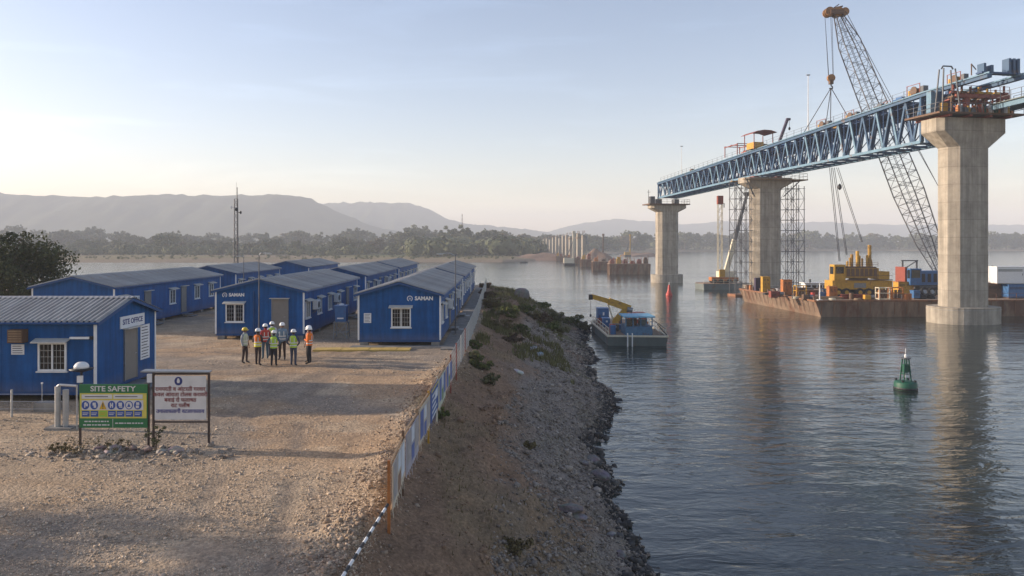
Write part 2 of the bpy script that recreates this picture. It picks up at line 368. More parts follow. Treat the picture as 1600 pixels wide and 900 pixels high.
# ---------------------------------------------------------------- terrain
XS_Y = [-60, 13, 22.1, 25.6, 30.3, 35.9, 42.6, 50, 57.5, 67.6, 76, 85, 94, 101, 107, 112, 117, 130, 9000]
XS_X = [4.3, 4.4, 4.45, 4.4, 4.7, 5.0, 6.4, 6.9, 7.0, 7.9, 8.9, 9.6, 9.6, 8.2, 5.0, 1, -5, -8, -8]
XE_Y = [-60, 13, 30, 38, 60, 100, 9000]
XE_X = [-3.0, -3.0, -2.9, -1.9, -1.7, -2.4, -6]
FB_X = [-9000, -400, -150, 0, 22, 45, 90, 150, 260, 420, 9000]
FB_Y = [380, 382, 384, 386, 430, 540, 690, 800, 900, 960, 960]
def far_shore(x): return np.interp(x, FB_X, FB_Y) + 8*(fbm(x*.02, x*0+3.3, 3, 5)-.5)
def terrain(x, y):
    x = np.asarray(x, float); y = np.asarray(y, float)
    wob = (fbm(x*.15+9, y*.35, 3, 3)-.5)
    xs = np.interp(y, XS_Y, XS_X) + 1.3*(fbm(y*.22, x*0+1.7, 3, 11)-.5)
    xe = np.interp(y, XE_Y, XE_X) + 1.1*(fbm(y*.3, x*0+7.7, 3, 12)-.5)
    t = (x-xe)/np.maximum(xs-xe, 1.0)
    # steep broken edge first, then an even talus down to the river
    pr = np.interp(t, [-.12, 0, .06, .14, .3, .55, .8, 1.0, 1.25, 2.2, 4], [0, .02, -.28, -.55, -1.12, -2.25, -3.3, -4.1, -4.75, -6.6, -7.2])
    mound = sstep(58, 70, y)*sstep(108, 92, y)*np.exp(-((t-.35)/.3)**2)*1.0
    zr = pr + mound + wob*np.clip(t*3, 0, 1)*.55*np.clip(2.2-t, 0, 1)
    Yn = 122 + 10*(fbm(x*.03, y*0+2, 3, 21)-.5)
    zn = np.interp(y-Yn, [-16, -6, 4, 14, 40], [0, -1.2, -4.1, -5.6, -7.2])
    near = np.minimum(zr, zn)
    d = y - far_shore(x)
    zf = np.interp(d, [-60, -12, 0, 6, 30, 120, 330, 700, 1500], [-7.2, -5.2, -4.1, -3.3, -2.7, -2.2, -.6, 3.5, 9])
    zf = zf + np.clip(d/60, 0, 1)*(fbm(x*.012, y*.012, 4, 31)-.5)*3.0
    z = np.where(d > -60, np.maximum(near, zf), near)
    flat = np.clip(-t*6, 0, 1)*(y < 125)
    z = z + flat*((fbm(x*.35, y*.35, 3, 41)-.5)*.13 + (fbm(x*2.1, y*2.1, 2, 43)-.5)*.05) - (y < 125)*0.0
    z = z + np.clip(t*6, 0, 1)*(t < 1.6)*(y < 130)*((fbm(x*1.3, y*1.3, 4, 44)-.5)*.55 + (fbm(x*4.5, y*4.5, 2, 47)-.5)*.2)
    z = z - .035*ruts(x, y)*(t < 0)
    # low broken berm along the yard's edge
    z = z + np.exp(-((t+.02)/.07)**2)*(y < 40)*(y > 0)*(.04+.26*fbm(x*1.6, y*1.6, 3, 45)**2)
    return z
def ruts(x, y):
    # wheel tracks: lorries come in from the foreground and turn along the cabin fronts
    m = np.zeros(np.broadcast(x, y).shape); on = (y > 9)*(y < 41)
    for xc in (-5.6-.13*(y-12)+.7*np.sin(y*.15), -8.6-.02*(y-12)+.5*np.sin(y*.21+1), -12.5+.16*(y-12)):
        for s in (-.9, .9): m = np.maximum(m, np.exp(-((x-xc-s)/.24)**2)*on)
    for yc in (34.2+.05*(x+8)+.4*np.sin(x*.3), 38.6+.3*np.sin(x*.25)):
        for s in (-.9, .9): m = np.maximum(m, np.exp(-((y-yc-s)/.26)**2)*(x < -3.5)*(x > -26)*on)
    return m*sstep(.3, .55, fbm(x*.35+4, y*.35, 3, 66))
def hz(x, y): return float(terrain(np.array([x]), np.array([y]))[0])
def lines(*segs):
    out = []
    for a, b, s in segs: out.append(np.arange(a, b-1e-6, s))
    out.append([segs[-1][1]]); return np.concatenate(out)
gx = lines((-3300,-300,75), (-300,-60,10), (-60,-33,.9), (-33,-6,.26), (-6,12,.16), (12,30,1.2), (30,320,8), (320,3300,60))
gy = lines((-80,8,8), (8,48,.19), (48,112,.42), (112,145,1.6), (145,370,15), (370,450,3.5), (450,1000,12), (1000,4200,80))
X, Y = np.meshgrid(gx, gy); Z = terrain(X, Y)
def tmix(a, b, k): k = np.asarray(k)[..., None]; return a*(1-k)+b*k
def cover(X, Y, Z):
    xs = np.interp(Y, XS_Y, XS_X); xe = np.interp(Y, XE_Y, XE_X); t = (X-xe)/np.maximum(xs-xe, 1)
    c1, c2, c3 = np.array([.42,.31,.205]), np.array([.29,.235,.18]), np.array([.43,.285,.165])
    col = tmix(np.broadcast_to(c1, X.shape+(3,)), c2, sstep(.40, .60, fbm(X*.11, Y*.26, 5, 51)))
    col = tmix(col, c3, .75*sstep(.55, .7, fbm(X*.2+30, Y*.3, 4, 52)))
    col = tmix(col, np.array([.50,.385,.26]), .6*sstep(.58, .72, fbm(X*.6, Y*.9, 3, 53)))
    soil, grav, olive = np.array([.215,.14,.09]), np.array([.225,.19,.16]), np.array([.155,.15,.075])
    sl = tmix(np.broadcast_to(soil, X.shape+(3,)), grav, sstep(.28, .6, t + .55*(fbm(X*.35, Y*.22, 4, 54)-.5)))
    sl = tmix(sl, np.array([.235,.15,.095]), .8*sstep(.56, .68, fbm(X*.5+5, Y*.3, 4, 55)))
    sl = tmix(sl, olive, (.2+.5*sstep(44, 54, Y))*sstep(.5, .66, fbm(X*.45, Y*.25+8, 4, 56)))
    sl = tmix(sl, np.array([.035,.033,.032]), sstep(-3.55, -3.95, Z)*(Y < 140))       # wet band at the water
    col = tmix(col, sl, sstep(-.04, .05, t + .05*(fbm(X*1.5, Y*1.5, 2, 57)-.5))*(Y < 140))
    col = tmix(col, np.array([.25,.195,.145]), .85*ruts(X, Y))
    d = Y - far_shore(X)
    sand, dry, field = np.array([.22,.17,.115]), np.array([.19,.155,.08]), np.array([.10,.115,.045])
    fc = tmix(np.broadcast_to(sand, X.shape+(3,)), dry, sstep(5, 40, d+22*(fbm(X*.02, Y*.03, 3, 58)-.5)))
    fc = tmix(fc, field, .8*sstep(.45, .6, fbm(X*.012, Y*.035, 4, 59))*sstep(20, 70, d))
    fc = tmix(fc, np.array([.24,.17,.12]), .7*sstep(.55, .66, fbm(X*.015+40, Y*.02, 3, 60))*sstep(30, 60, d))
    return tmix(col, fc, (d > -60).astype(float))
C = cover(X, Y, Z)
nx, ny = len(gx), len(gy)
idx = np.arange(nx*ny).reshape(ny, nx)
F = np.stack([idx[:-1,:-1].ravel(), idx[:-1,1:].ravel(), idx[1:,1:].ravel(), idx[1:,:-1].ravel()], 1)
me = np_mesh('ground', np.stack([X.ravel(), Y.ravel(), Z.ravel()], 1), F, G['ground'], C.reshape(-1,3), smooth=True)
kind(obj('ground', me), 'structure')

# river: one broad sheet that the banks rise through
wm = MB(); wm.add([(-3300,-80,WATER),(3300,-80,WATER),(3300,1400,WATER),(-3300,1400,WATER)], [(0,1,2,3)])
kind(wm.build('river_water', G['water']), 'structure')

# hills
hill_m = mat('wooded hill', (.06,.068,.035), .95, var=.4, scale=.02, spec=.1)
def hill(prof, Yc, depth, seed, nx=150):
    xs = np.linspace(prof[0][0], prof[-1][0], nx); ys = np.linspace(-1, 1, 36)
    Xh, V = np.meshgrid(xs, ys)
    top = np.interp(Xh, [p[0] for p in prof], [p[1] for p in prof])
    sh = np.where(V < 0, sstep(-1, 0, V), 1-.9*V)
    H = top*np.clip(sh, 0, 1)*(.93+.14*fbm(Xh*.006, V*4, 3, seed)*1.0); H = H - 26*np.clip(1-np.abs(V+.35)/.45, 0, 1)*np.abs(fbm(Xh*.012, V*2, 4, seed+9)-.5)*2.2*np.clip(top/60, 0, 1)
    H = H + (fbm(Xh*.06, V*30, 2, seed+3)-.5)*9*np.clip(H/30, 0, 1)
    v = np.stack([Xh.ravel(), (Yc+V*depth).ravel(), (H-3).ravel()], 1)
    i = np.arange(xs.size*36).reshape(36, xs.size)
    f = np.stack([i[:-1,:-1].ravel(), i[:-1,1:].ravel(), i[1:,1:].ravel(), i[1:,:-1].ravel()], 1)
    return kind(obj('hill', np_mesh('hill', v, f, hill_m, None, True)), 'structure')
def pxprof(pts, Yc): return [((px-PPX)*Yc/FPX, CAMZ+3+(PPY-py)*Yc/FPX) for px, py in pts]
hill(pxprof([(-560,360),(-400,330),(-200,300),(0,298),(60,302),(110,309),(170,306),(260,303),(330,306),(400,306),(450,305),(490,314),(530,332),(575,349),(630,364),(690,378)], 2000), 2000, 420, 71)
hill(pxprof([(380,372),(440,340),(500,318),(560,315),(600,316),(640,318),(670,325),(700,341),(730,349),(790,355),(850,361),(900,372)], 2700), 2700, 420, 72)
hill(pxprof([(760,378),(850,362),(900,350),(960,342),(1010,345),(1070,349),(1120,344),(1180,347),(1250,345),(1340,348),(1420,352),(1500,348),(1600,352),(1750,346),(1900,362)], 3300), 3300, 420, 73)

# ---------------------------------------------------------------- far trees
def crown_mesh(name, m, rx, rz, cz, clumps, leaves, ls, seed, squash=1.0, base_cut=-.75):
    r = np.random.default_rng(seed)
    d = r.normal(size=(clumps, 3)); d /= np.linalg.norm(d, axis=1)[:, None]
    rad = r.uniform(.35, 1, (clumps, 1))**.6
    cen = d*rad*np.array([rx, rx, rz]); cen[:, 2] = np.maximum(cen[:, 2], base_cut*rz)
    cen += r.normal(size=cen.shape)*rx*.08
    cr = r.uniform(.16, .34, clumps)*rx
    k = np.repeat(np.arange(clumps), leaves)
    e = r.normal(size=(len(k), 3)); e /= np.linalg.norm(e, axis=1)[:, None]
    p = cen[k] + e*(cr[k]*r.uniform(.55, 1.05, len(k)))[:, None]*np.array([1, 1, .75])
    p[:, 2] += cz
    nrm = e + r.normal(size=e.shape)*.5; nrm /= np.linalg.norm(nrm, axis=1)[:, None]
    a = np.cross(nrm, r.normal(size=e.shape)); a /= np.linalg.norm(a, axis=1)[:, None]; b = np.cross(nrm, a)
    s = ls*r.uniform(.6, 1.3, len(k))[:, None]
    v = np.stack([p-a*s, p-b*s*.6, p+a*s, p+b*s*.6], 1).reshape(-1, 3)
    f = np.arange(len(v)).reshape(-1, 4)
    col = np.repeat(np.clip(r.uniform(0, 1, clumps)[k]*.6+r.uniform(0, .4, len(k)), 0, 1), 4)
    return np_mesh(name, v, f, m, np.repeat(col[:, None], 3, 1))
bark = mat('bark', (.10,.075,.055), .9, var=.3, scale=2)
def trunk_mb(h, r, limbs, spread, seed, zc):
    q = random.Random(seed); b = MB(); top = Vector((q.uniform(-.1,.1)*spread, q.uniform(-.1,.1)*spread, h))
    b.tube((0,0,-.4), top*.5, r, r*.75, 7); b.tube(top*.5, top, r*.75, r*.45, 7)
    for i in range(limbs):
        a = 6.283*i/limbs+q.uniform(-.4,.4); z0 = h*q.uniform(.5,1)
        p = top*(z0/h); m = p+Vector((math.cos(a)*spread*.4, math.sin(a)*spread*.4, (zc-z0)*.5+.2*spread))
        e = m+Vector((math.cos(a)*spread*.35, math.sin(a)*spread*.35, spread*.3))
        b.tube(p, m, r*.42, r*.28, 6); b.tube(m, e, r*.28, r*.1, 5)
    return b
lf1 = leafmat('far foliage', (.06,.072,.032), (.12,.125,.06)); lf2 = leafmat('dry foliage', (.09,.075,.04), (.14,.115,.06))
def tree(name, label, crown, trunk, loc, sc, rz, group, tm=bark):
    t = thing(name, label, 'tree', loc, rz, group); t.scale = sc
    obj('crown', crown, t); obj('trunk', trunk, t); return t
protos = []
for k in range(6):
    rx, rz_ = [(4.6,3.6),(5.4,3.4),(3.6,4.6),(4.2,3.2),(5.8,4.2),(3.2,3.6)][k]
    cz = 2.6+rz_*.8
    cm = crown_mesh('crown', lf1 if k != 3 else lf2, rx, rz_, cz, 44, 34, .5, 100+k, base_cut=-.95)
    tmb = trunk_mb(cz-.3*rz_, .34, 4, rx*.7, 200+k, cz); to = tmb.build('trunk', bark); tm = to.data; bpy.data.objects.remove(to)
    protos.append((cm, tm, cz+rz_))
tr = random.Random(5)
def far_trees(n, px0, px1, d0, d1, h0, h1, label, group, name='tree', base=None):
    for i in range(n):
        px = px0+(px1-px0)*(i+tr.random())/n; dd = tr.uniform(d0, d1)
        Yt = 500.0
        for _ in range(5): Yt = float(far_shore(np.array([(px-PPX)*Yt/FPX]))[0])+dd
        x = (px-PPX)*Yt/FPX; cm, tm, hh = protos[tr.choice([0,1,2,4,5,0,1,2,4,3])]
        h = tr.uniform(h0, h1)*(1.25 if tr.random() < .12 else 1); s = h/hh
        tree(name, label, cm, tm, (x, Yt, hz(x, Yt)-.3), (s*tr.uniform(1.0,1.35), s*tr.uniform(1.0,1.35), s), tr.uniform(0,6.28), group)
far_trees(62, -30, 640, 125, 250, 6.5, 12, 'olive scrub tree in the hazy belt below the big hill', 'scrub trees below the big hill', 'scrub_tree')
far_trees(44, -30, 700, 300, 480, 12, 19, 'taller hazy tree in the back row below the big hill', 'tall trees below the big hill')
far_trees(34, 620, 930, 200, 380, 12, 18, 'hazy grey green tree behind the unfinished bridge columns', 'trees behind the unfinished columns')
far_trees(30, 900, 1260, 40, 120, 15, 24, 'tall hazy tree on the far bank between the bridge piers', 'far bank trees between the piers')
far_trees(32, 1230, 1640, 30, 110, 16, 25, 'tall hazy tree on the far bank beyond the work barge', 'far bank trees beyond the barge')
# the undergrowth and backing wood that reads as one mass
def wood(name, n, px0, px1, d0, d1, h0, h1, seed):
    r = np.random.default_rng(seed); V = []; Cc = []
    for i in range(n):
        px = r.uniform(px0, px1); dd = r.uniform(d0, d1); Yt = 500.0
        for _ in range(4): Yt = float(far_shore(np.array([(px-PPX)*Yt/FPX]))[0])+dd
        x = (px-PPX)*Yt/FPX; z = hz(x, Yt); h = r.uniform(h0, h1); w = h*r.uniform(.6, 1.1)
        m = 84; e = r.normal(size=(m, 3)); e /= np.linalg.norm(e, axis=1)[:, None]
        p = np.array([x, Yt, z+h*.45]) + e*np.array([w, w, h*.55])*r.uniform(.6, 1, (m, 1))
        a = np.cross(e, r.normal(size=e.shape)); a /= np.linalg.norm(a, axis=1)[:, None]; b = np.cross(e, a); s = h*.12
        V.append(np.stack([p-a*s, p-b*s, p+a*s, p+b*s], 1).reshape(-1, 3)); Cc.append(np.full(m*4, r.uniform(0, 1)))
    v = np.concatenate(V); c = np.concatenate(Cc)
    o = obj(name, np_mesh(name, v, np.arange(len(v)).reshape(-1, 4), lf1, np.repeat(c[:, None], 3, 1)))
    kind(o, 'stuff'); return o
tag(wood('scrub_undergrowth', 900, -40, 660, 115, 400, 3, 8, 1), 'low olive scrub covering the far bank below the hills', 'scrub')
tag(wood('distant_woodland', 420, 640, 1660, 60, 330, 7, 14, 2), 'dense hazy woodland along the far bank behind the piers', 'woodland')
tag(wood('bank_grass_clumps', 300, -40, 1000, 14, 70, .5, 1.6, 3), 'dry grass clumps along the far river bank', 'grass')
# ---------------------------------------------------------------- lettering
_tc = {}
def text_mesh(s, size, m, align='CENTER', bold=0.0, ext=.004):
    key = (s, size, m.name, align, bold)
    if key in _tc: return _tc[key]
    cu = bpy.data.curves.new('lettering', 'FONT'); cu.body = s; cu.size = size; cu.align_x = align; cu.align_y = 'CENTER'
    cu.extrude = ext; cu.offset = bold; cu.resolution_u = 3
    o = bpy.data.objects.new('lettering', cu); COL.objects.link(o); bpy.context.view_layer.update()
    me = bpy.data.meshes.new_from_object(o.evaluated_get(bpy.context.evaluated_depsgraph_get()))
    bpy.data.objects.remove(o); bpy.data.curves.remove(cu)
    me.materials.clear(); me.materials.append(m); _tc[key] = me
    return me
def letters(s, size, m, parent, M, align='CENTER', bold=0.0, wide=1.0, name='lettering'):
    """M: frame whose x runs along the wall, y into it, z up"""
    o = obj(name, text_mesh(s, size, m, align, bold), parent)
    o.matrix_local = M @ Matrix.Rotation(R(90), 4, 'X') @ Matrix.Diagonal((wide, 1, 1, 1))
    return o

# ---------------------------------------------------------------- cabins
FLOOR, EAVE, APEX = .36, 2.98, 3.64
def wallM(face, W, L, u, z):
    if face == 'front': return Matrix(((1,0,0,-W/2+u),(0,1,0,0),(0,0,1,z),(0,0,0,1)))
    if face == 'right': return Matrix(((0,-1,0,W/2),(1,0,0,u),(0,0,1,z),(0,0,0,1)))
    if face == 'left':  return Matrix(((0,1,0,-W/2),(-1,0,0,u),(0,0,1,z),(0,0,0,1)))
_sheet = {}
def sheet_mesh(W, w, side):
    key = (round(W,2), round(w,3), side)
    if key in _sheet: return _sheet[key]
    half = W/2+.22; drop = (APEX-EAVE)*half/(W/2); pitch = w/round(w/.21); n = round(w/pitch)
    prof = []
    for i in range(n):
        y = i*pitch; prof += [(y, 0), (y+pitch*.52, 0), (y+pitch*.6, .062), (y+pitch*.86, .062)]
    prof.append((w+.012, .002))
    vs = []
    for (y, h) in prof:
        vs += [(side*.03, y, APEX+.06+h), (side*half, y, APEX+.06-drop+h), (side*half, y, APEX+.045-drop+h), (side*.03, y, APEX+.045+h)]
    fs = []
    for i in range(len(prof)-1):
        a, b = i*4, i*4+4
        fs += [(a, a+1, b+1, b), (a+3, b+3, b+2, a+2), (a+1, a+2, b+2, b+1)]
    me = bpy.data.meshes.new('roof_sheet'); me.from_pydata(vs, [], fs); me.materials.append(G['roof']); me.update()
    _sheet[key] = me; return me
poster_m = mat('printed paper', (.66,.67,.68), .6, var=.06)
ink = mat('dark ink', (.06,.06,.07), .7, var=.1); navy = mat('navy ink', (.03,.04,.16), .7, var=.1)
awn_m = mat('pale awning', (.52,.50,.45), .6, var=.15)
def window(t, Mw, w, h, awning=True, grille=True):
    f = MB()
    fr = .065
    for a in ((-w/2, -w/2+fr, -h/2, h/2), (w/2-fr, w/2, -h/2, h/2)): f.box(a[0], a[1], -.06, .01, a[2], a[3])
    f.box(-w/2+fr, w/2-fr, -.06, .01, h/2-fr, h/2); f.box(-w/2+fr, w/2-fr, -.06, .01, -h/2, -h/2+fr)
    f.box(-.028, .028, -.05, .01, -h/2+fr, h/2-fr)
    o = f.build('window', G['white'], t, M=Mw)
    for s in (-1, 1):
        MB().box(min(s*.028, s*(w/2-fr)), max(s*.028, s*(w/2-fr)), -.012, .004, -h/2+fr, h/2-fr).build('pane', G['glass'], o, M=Mw)
    if grille:
        g = MB(); nb = max(4, int(w/.16))
        for i in range(1, nb):
            x = -w/2+fr+(w-2*fr)*i/nb
            if abs(x) > .04: g.box(x-.007, x+.007, -.04, -.028, -h/2+fr, h/2-fr)
        for i in range(1, 4):
            z = -h/2+fr+(h-2*fr)*i/4; g.box(-w/2+fr, w/2-fr, -.044, -.04, z-.007, z+.007)
        g.build('grille', G['galv'], o, M=Mw)
    if awning:
        a = MB(); a.add([(-w/2-.12,.0,h/2+.16),(w/2+.12,.0,h/2+.16),(w/2+.12,-.32,h/2+.05),(-w/2-.12,-.32,h/2+.05),
                         (-w/2-.12,.0,h/2+.12),(w/2+.12,.0,h/2+.12),(w/2+.12,-.32,h/2+.01),(-w/2-.12,-.32,h/2+.01)],
                        [(0,1,2,3),(7,6,5,4),(3,2,6,7),(0,3,7,4),(2,1,5,6)])
        a.build('awning', awn_m, o, M=Mw)
    MB().box(-w/2-.05, w/2+.05, -.10, 0, -h/2-.05, -h/2-.004).build('sill', G['white'], o, M=Mw)
def door(t, Mw, w, h, step=True):
    d = MB().box(-w/2, w/2, -.045, .0, 0, h).build('door', G['door'], t, M=Mw)
    f = MB(); f.box(-w/2-.05, -w/2, -.06, .0, -.02, h+.05); f.box(w/2, w/2+.05, -.06, .0, -.02, h+.05); f.box(-w/2, w/2, -.06, .0, h, h+.05)
    f.build('frame', G['cream'] if False else G['grey'], d, M=Mw)
    MB().box(-w/2-.12, w/2+.12, -.26, 0, h+.07, h+.11).build('awning', awn_m, d, M=Mw)
    hnd = MB(); hnd.tube((w/2-.12,-.045,1.0), (w/2-.12,-.09,1.0), .012); hnd.tube((w/2-.12,-.09,1.0), (w/2-.24,-.09,1.0), .012)
    hnd.build('handle', G['galv'], d, M=Mw)
    if step:
        s = MB(); s.box(-w/2-.1, w/2+.1, -.62, -.07, -.20, -.14); s.box(-w/2-.1, w/2+.1, -.95, -.55, -.34, -.28)
        s.build('step', G['grey'], t, M=Mw)
def ac_unit(t, Mw):
    b = MB(); b.box(-.42, .42, -.36, -.05, -.29, .29)
    o = b.build('air_conditioner', G['white'], t, M=Mw)
    g = MB(); g.loft([[Vector((-.1+.22*math.cos(6.283*i/16), -.366-.012*k, .22*math.sin(6.283*i/16))) for i in range(16)] for k in range(2)]); g.build('fan_grille', G['black'], o, M=Mw)
    v = MB()
    for i in range(5): v.box(.2, .38, -.37, -.36, -.2+.09*i, -.16+.09*i)
    v.build('vent_slot', G['grey'], o, M=Mw)
    k = MB(); k.bar((-.3,-.36,-.31),(-.3,0,-.31),.03); k.bar((.3,-.36,-.31),(.3,0,-.31),.03); k.bar((-.3,-.3,-.31),(-.3,0,-.55),.025); k.bar((.3,-.3,-.31),(.3,0,-.55),.025)
    k.build('bracket', G['grey'], o, M=Mw)
def notice(t, Mw, w, h, rows, name='notice_board'):
    o = MB().box(-w/2, w/2, -.02, .0, -h/2, h/2).build(name, poster_m, t, M=Mw)
    r = MB(); q = random.Random(int(w*1000+rows))
    for i in range(rows):
        z = h/2-(i+.8)*h/(rows+.6); x0 = -w/2+w*.1; x1 = w/2-w*q.uniform(.1,.3)
        r.box(x0, x1, -.024, -.0195, z-h/rows*.13, z+h/rows*.13)
    r.build('printed_line', ink, o, M=Mw)
def saman(t, Mw, size):
    letters('SAMAN', size, G['white'], t, Mw @ Matrix.Translation((size*.95, -.012, 0)), 'LEFT', .012, 1.05, 'logo_lettering')
    lg = MB(); n = 22; rad = size*.55
    for i in range(n):
        if i in (15, 16, 17): continue
        a0, a1 = 6.283*i/n, 6.283*(i+1)/n
        lg.add([(rad*math.cos(a0),-.012,rad*math.sin(a0)),(rad*math.cos(a1),-.012,rad*math.sin(a1)),(rad*.74*math.cos(a1),-.012,rad*.74*math.sin(a1)),(rad*.74*math.cos(a0),-.012,rad*.74*math.sin(a0))], [(0,1,2,3)])
    for x in (-.2, .2): lg.box(rad*x-rad*.07, rad*x+rad*.07, -.014, -.01, -rad*.45, rad*.2)
    lg.box(-rad*.34, rad*.34, -.0145, -.0105, rad*.06, rad*.2)
    lg.build('logo', G['white'], t, M=Mw)
def cabin(label, cx, cy, W, L, rz=0, items=(), detail=True):
    t = thing('site_cabin', label, 'cabin', (cx, cy, 0), R(rz), 'blue prefabricated site cabins')
    w2 = W/2; th = .06
    g = [(-w2,FLOOR),(w2,FLOOR),(w2,EAVE),(0,APEX),(-w2,EAVE)]
    for y0, y1 in ((0, th), (L-th, L)):
        MB().add([(x,y0,z) for x,z in g]+[(x,y1,z) for x,z in g], [(0,1,2,3,4),(9,8,7,6,5),(0,5,6,1),(1,6,7,2),(2,7,8,3),(3,8,9,4),(4,9,5,0)]).build('gable_wall', G['blue'], t)
    MB().box(-w2, -w2+th, th, L-th, FLOOR, EAVE).build('side_wall', G['blue'], t)
    MB().box(w2-th, w2, th, L-th, FLOOR, EAVE).build('side_wall', G['blue'], t)
    fb = MB(); fb.box(-w2+.02, w2-.02, .02, L-.02, FLOOR-.14, FLOOR-.003)
    fb.build('floor_frame', G['blue_trim'], t)
    n = max(3, round(L/4)+1)
    for i in range(n):
        for s in (-1, 1):
            y = .25+(L-.5)*i/(n-1)
            MB().box(s*(w2-.3)-.22, s*(w2-.3)+.22, y-.2, y+.2, -.25, FLOOR-.143).build('support_block', G['block'], t)
    ns = round((L+.5)/1.04); w = (L+.5)/ns
    for i in range(ns):
        for s in (-1, 1): obj('roof_sheet', sheet_mesh(W, w, s), t, (0, -.25+i*w, 0))
    half = w2+.22; drop = (APEX-EAVE)*half/w2
    MB().add([(-.2,-.26,APEX+.06),(0,-.26,APEX+.125),(.2,-.26,APEX+.06),(-.2,L+.26,APEX+.06),(0,L+.26,APEX+.125),(.2,L+.26,APEX+.06)], [(0,1,4,3),(1,2,5,4),(0,2,1),(3,4,5)]).build('ridge_cap', G['roof'], t)
    for y0, y1 in ((-.235, -.205), (L+.205, L+.235)):
        for s in (-1, 1):
            MB().add([(0,y0,APEX+.04),(s*half,y0,APEX+.04-drop),(s*half,y0,APEX-.09-drop),(0,y0,APEX-.09),(0,y1,APEX+.04),(s*half,y1,APEX+.04-drop),(s*half,y1,APEX-.09-drop),(0,y1,APEX-.09)],
                [(0,1,2,3),(7,6,5,4),(0,4,5,1),(3,2,6,7),(1,5,6,2)]).build('barge_board', G['blue_trim'], t)
    for sx in (-1, 1):
        for y in (0, L):
            c = MB(); a = .004 if y == 0 else -.004
            c.box(sx*w2-.045 if sx < 0 else sx*w2-.05, sx*w2+.05 if sx < 0 else sx*w2+.045, (y-.025 if y == 0 else y-.05), (y+.05 if y == 0 else y+.025), FLOOR-.02, EAVE-.06)
            c.build('corner_trim', G['white'], t)
        if detail:
            MB().tube((sx*(half-.02), -.2, EAVE-.06), (sx*(half-.02), L+.2, EAVE-.06), .05, .05, 6).build('gutter', G['blue_trim'], t)
    for it in items:
        k, face, u = it[0], it[1], it[2]
        if k == 'window': window(t, wallM(face, W, L, u, it[3]), it[4], it[5], *(it[6:] or ()))
        elif k == 'door': door(t, wallM(face, W, L, u, FLOOR+.02), it[3], it[4], *(it[5:] or ()))
        elif k == 'ac': ac_unit(t, wallM(face, W, L, u, it[3]))
        elif k == 'notice': notice(t, wallM(face, W, L, u, it[3]), it[4], it[5], it[6])
        elif k == 'saman': saman(t, wallM(face, W, L, u, it[3]), it[4])
        elif k == 'pipe':
            M_ = wallM(face, W, L, u, 0); MB().tube((0,-.05,FLOOR), (0,-.05,EAVE-.02), .035, .035, 7).build('drain_pipe', it[3], t, M=M_)
    return t
def side_row(n, L, start=1.2, ac=(1,), doors=()):
    out = []; st = (L-2*start)/(n-1)
    for i in range(n):
        u = start+i*st
        if i in doors: out.append(('door', 'right', u, .85, 2.0))
        else: out.append(('window', 'right', u, 1.75, 1.05, 1.05))
        if i in ac: out.append(('ac', 'right', u+st*.5, 1.95))
    return out
office = cabin('blue site office with pale ribbed roof beside the green safety board', -15.2, 29.85, 4.7, 13, 90, [
    ('window', 'left', 1.6, 1.66, 1.06, 1.06), ('notice', 'left', 2.9, 1.93, .48, .38, 4),
    ('door', 'front', 2.55, .95, 2.0), ('notice', 'front', 3.78, 1.72, .78, 1.45, 11)])
sb = MB().box(-.98, .98, -.03, 0, -.24, .24).build('office_sign', poster_m, office, M=wallM('front', 4.7, 13, 2.72, 2.72))
letters('SITE OFFICE', .30, navy, sb, wallM('front', 4.7, 13, 2.72, 2.72) @ Matrix.Translation((0,-.032,0)), bold=.006, wide=1.02)
Mx = wallM('left', 4.7, 13, 2.8, 2.48)
hood = MB(); hood.box(-.28, .28, -.34, 0, -.27, .22); ho = hood.build('exhaust_box', G['brown'], office, M=Mx)
hb = MB()
for i in range(5): hb.box(-.24, .24, -.355, -.34, -.22+.09*i, -.17+.09*i)
hb.build('louvre', G['wood'], ho, M=Mx)
Mx = wallM('left', 4.7, 13, .55, 2.38)
MB().box(-.36, .36, -.12, 0, -.05, .03).build('tube_light', G['white'], office, M=Mx)
MB().box(.37, .47, -.09, 0, -.07, .05).build('junction_box', G['black'], office, M=Mx)
cabin('blue cabin with white logo beside the concrete path at the river edge', -5.92, 42.3, 4.7, 21, 0, [
    ('window', 'front', 2.45, 1.62, 1.12, 1.12), ('notice', 'front', .52, 1.6, .42, .56, 6), ('saman', 'front', 2.95, 2.72, .30)] + side_row(7, 21, ac=(1,4), doors=(2,5)))
cabin('second blue cabin in the row along the river edge path', -5.92, 66, 4.7, 15, 0, side_row(5, 15, ac=(1,)))
cabin('last blue cabin in the row along the river edge path', -5.92, 83.5, 4.7, 10, 0, side_row(3, 10, ac=()), False)
cabin('blue cabin with white logo and grey door behind the standing workers', -14.9, 45.2, 5.4, 16.5, 0, [
    ('window', 'front', 1.18, 1.62, 1.12, 1.12), ('saman', 'front', .55, 2.72, .27), ('door', 'front', 3.95, .95, 2.05), ('pipe', 'front', 2.35, G['blue_trim'])] + side_row(6, 16.5, start=.9, ac=(0,2), doors=(4,)))
cabin('blue cabin standing directly behind the cabin with the grey door', -14.9, 66.7, 5.0, 19, 0, side_row(6, 19, ac=(1,3), doors=(2,)))
cabin('blue cabin at the far end of the middle row', -14.9, 88.2, 5.0, 19, 0, side_row(6, 19, ac=(2,)), False)
cabin('long blue cabin behind the site office beside the dark bush', -28.4, 48.7, 5.4, 18.3, 0, [
    ('window', 'front', 2.4, 1.75, 1.2, 1.0)] + [('window','right',1.1,1.75,1.0,1.0), ('ac','right',2.3,1.95), ('door','right',4.6,.85,2.0), ('window','right',8.6,1.75,1.0,1.1), ('door','right',10.6,.85,2.0), ('window','right',13.2,1.8,1.0,1.1), ('window','right',16.2,1.8,1.0,1.1)])
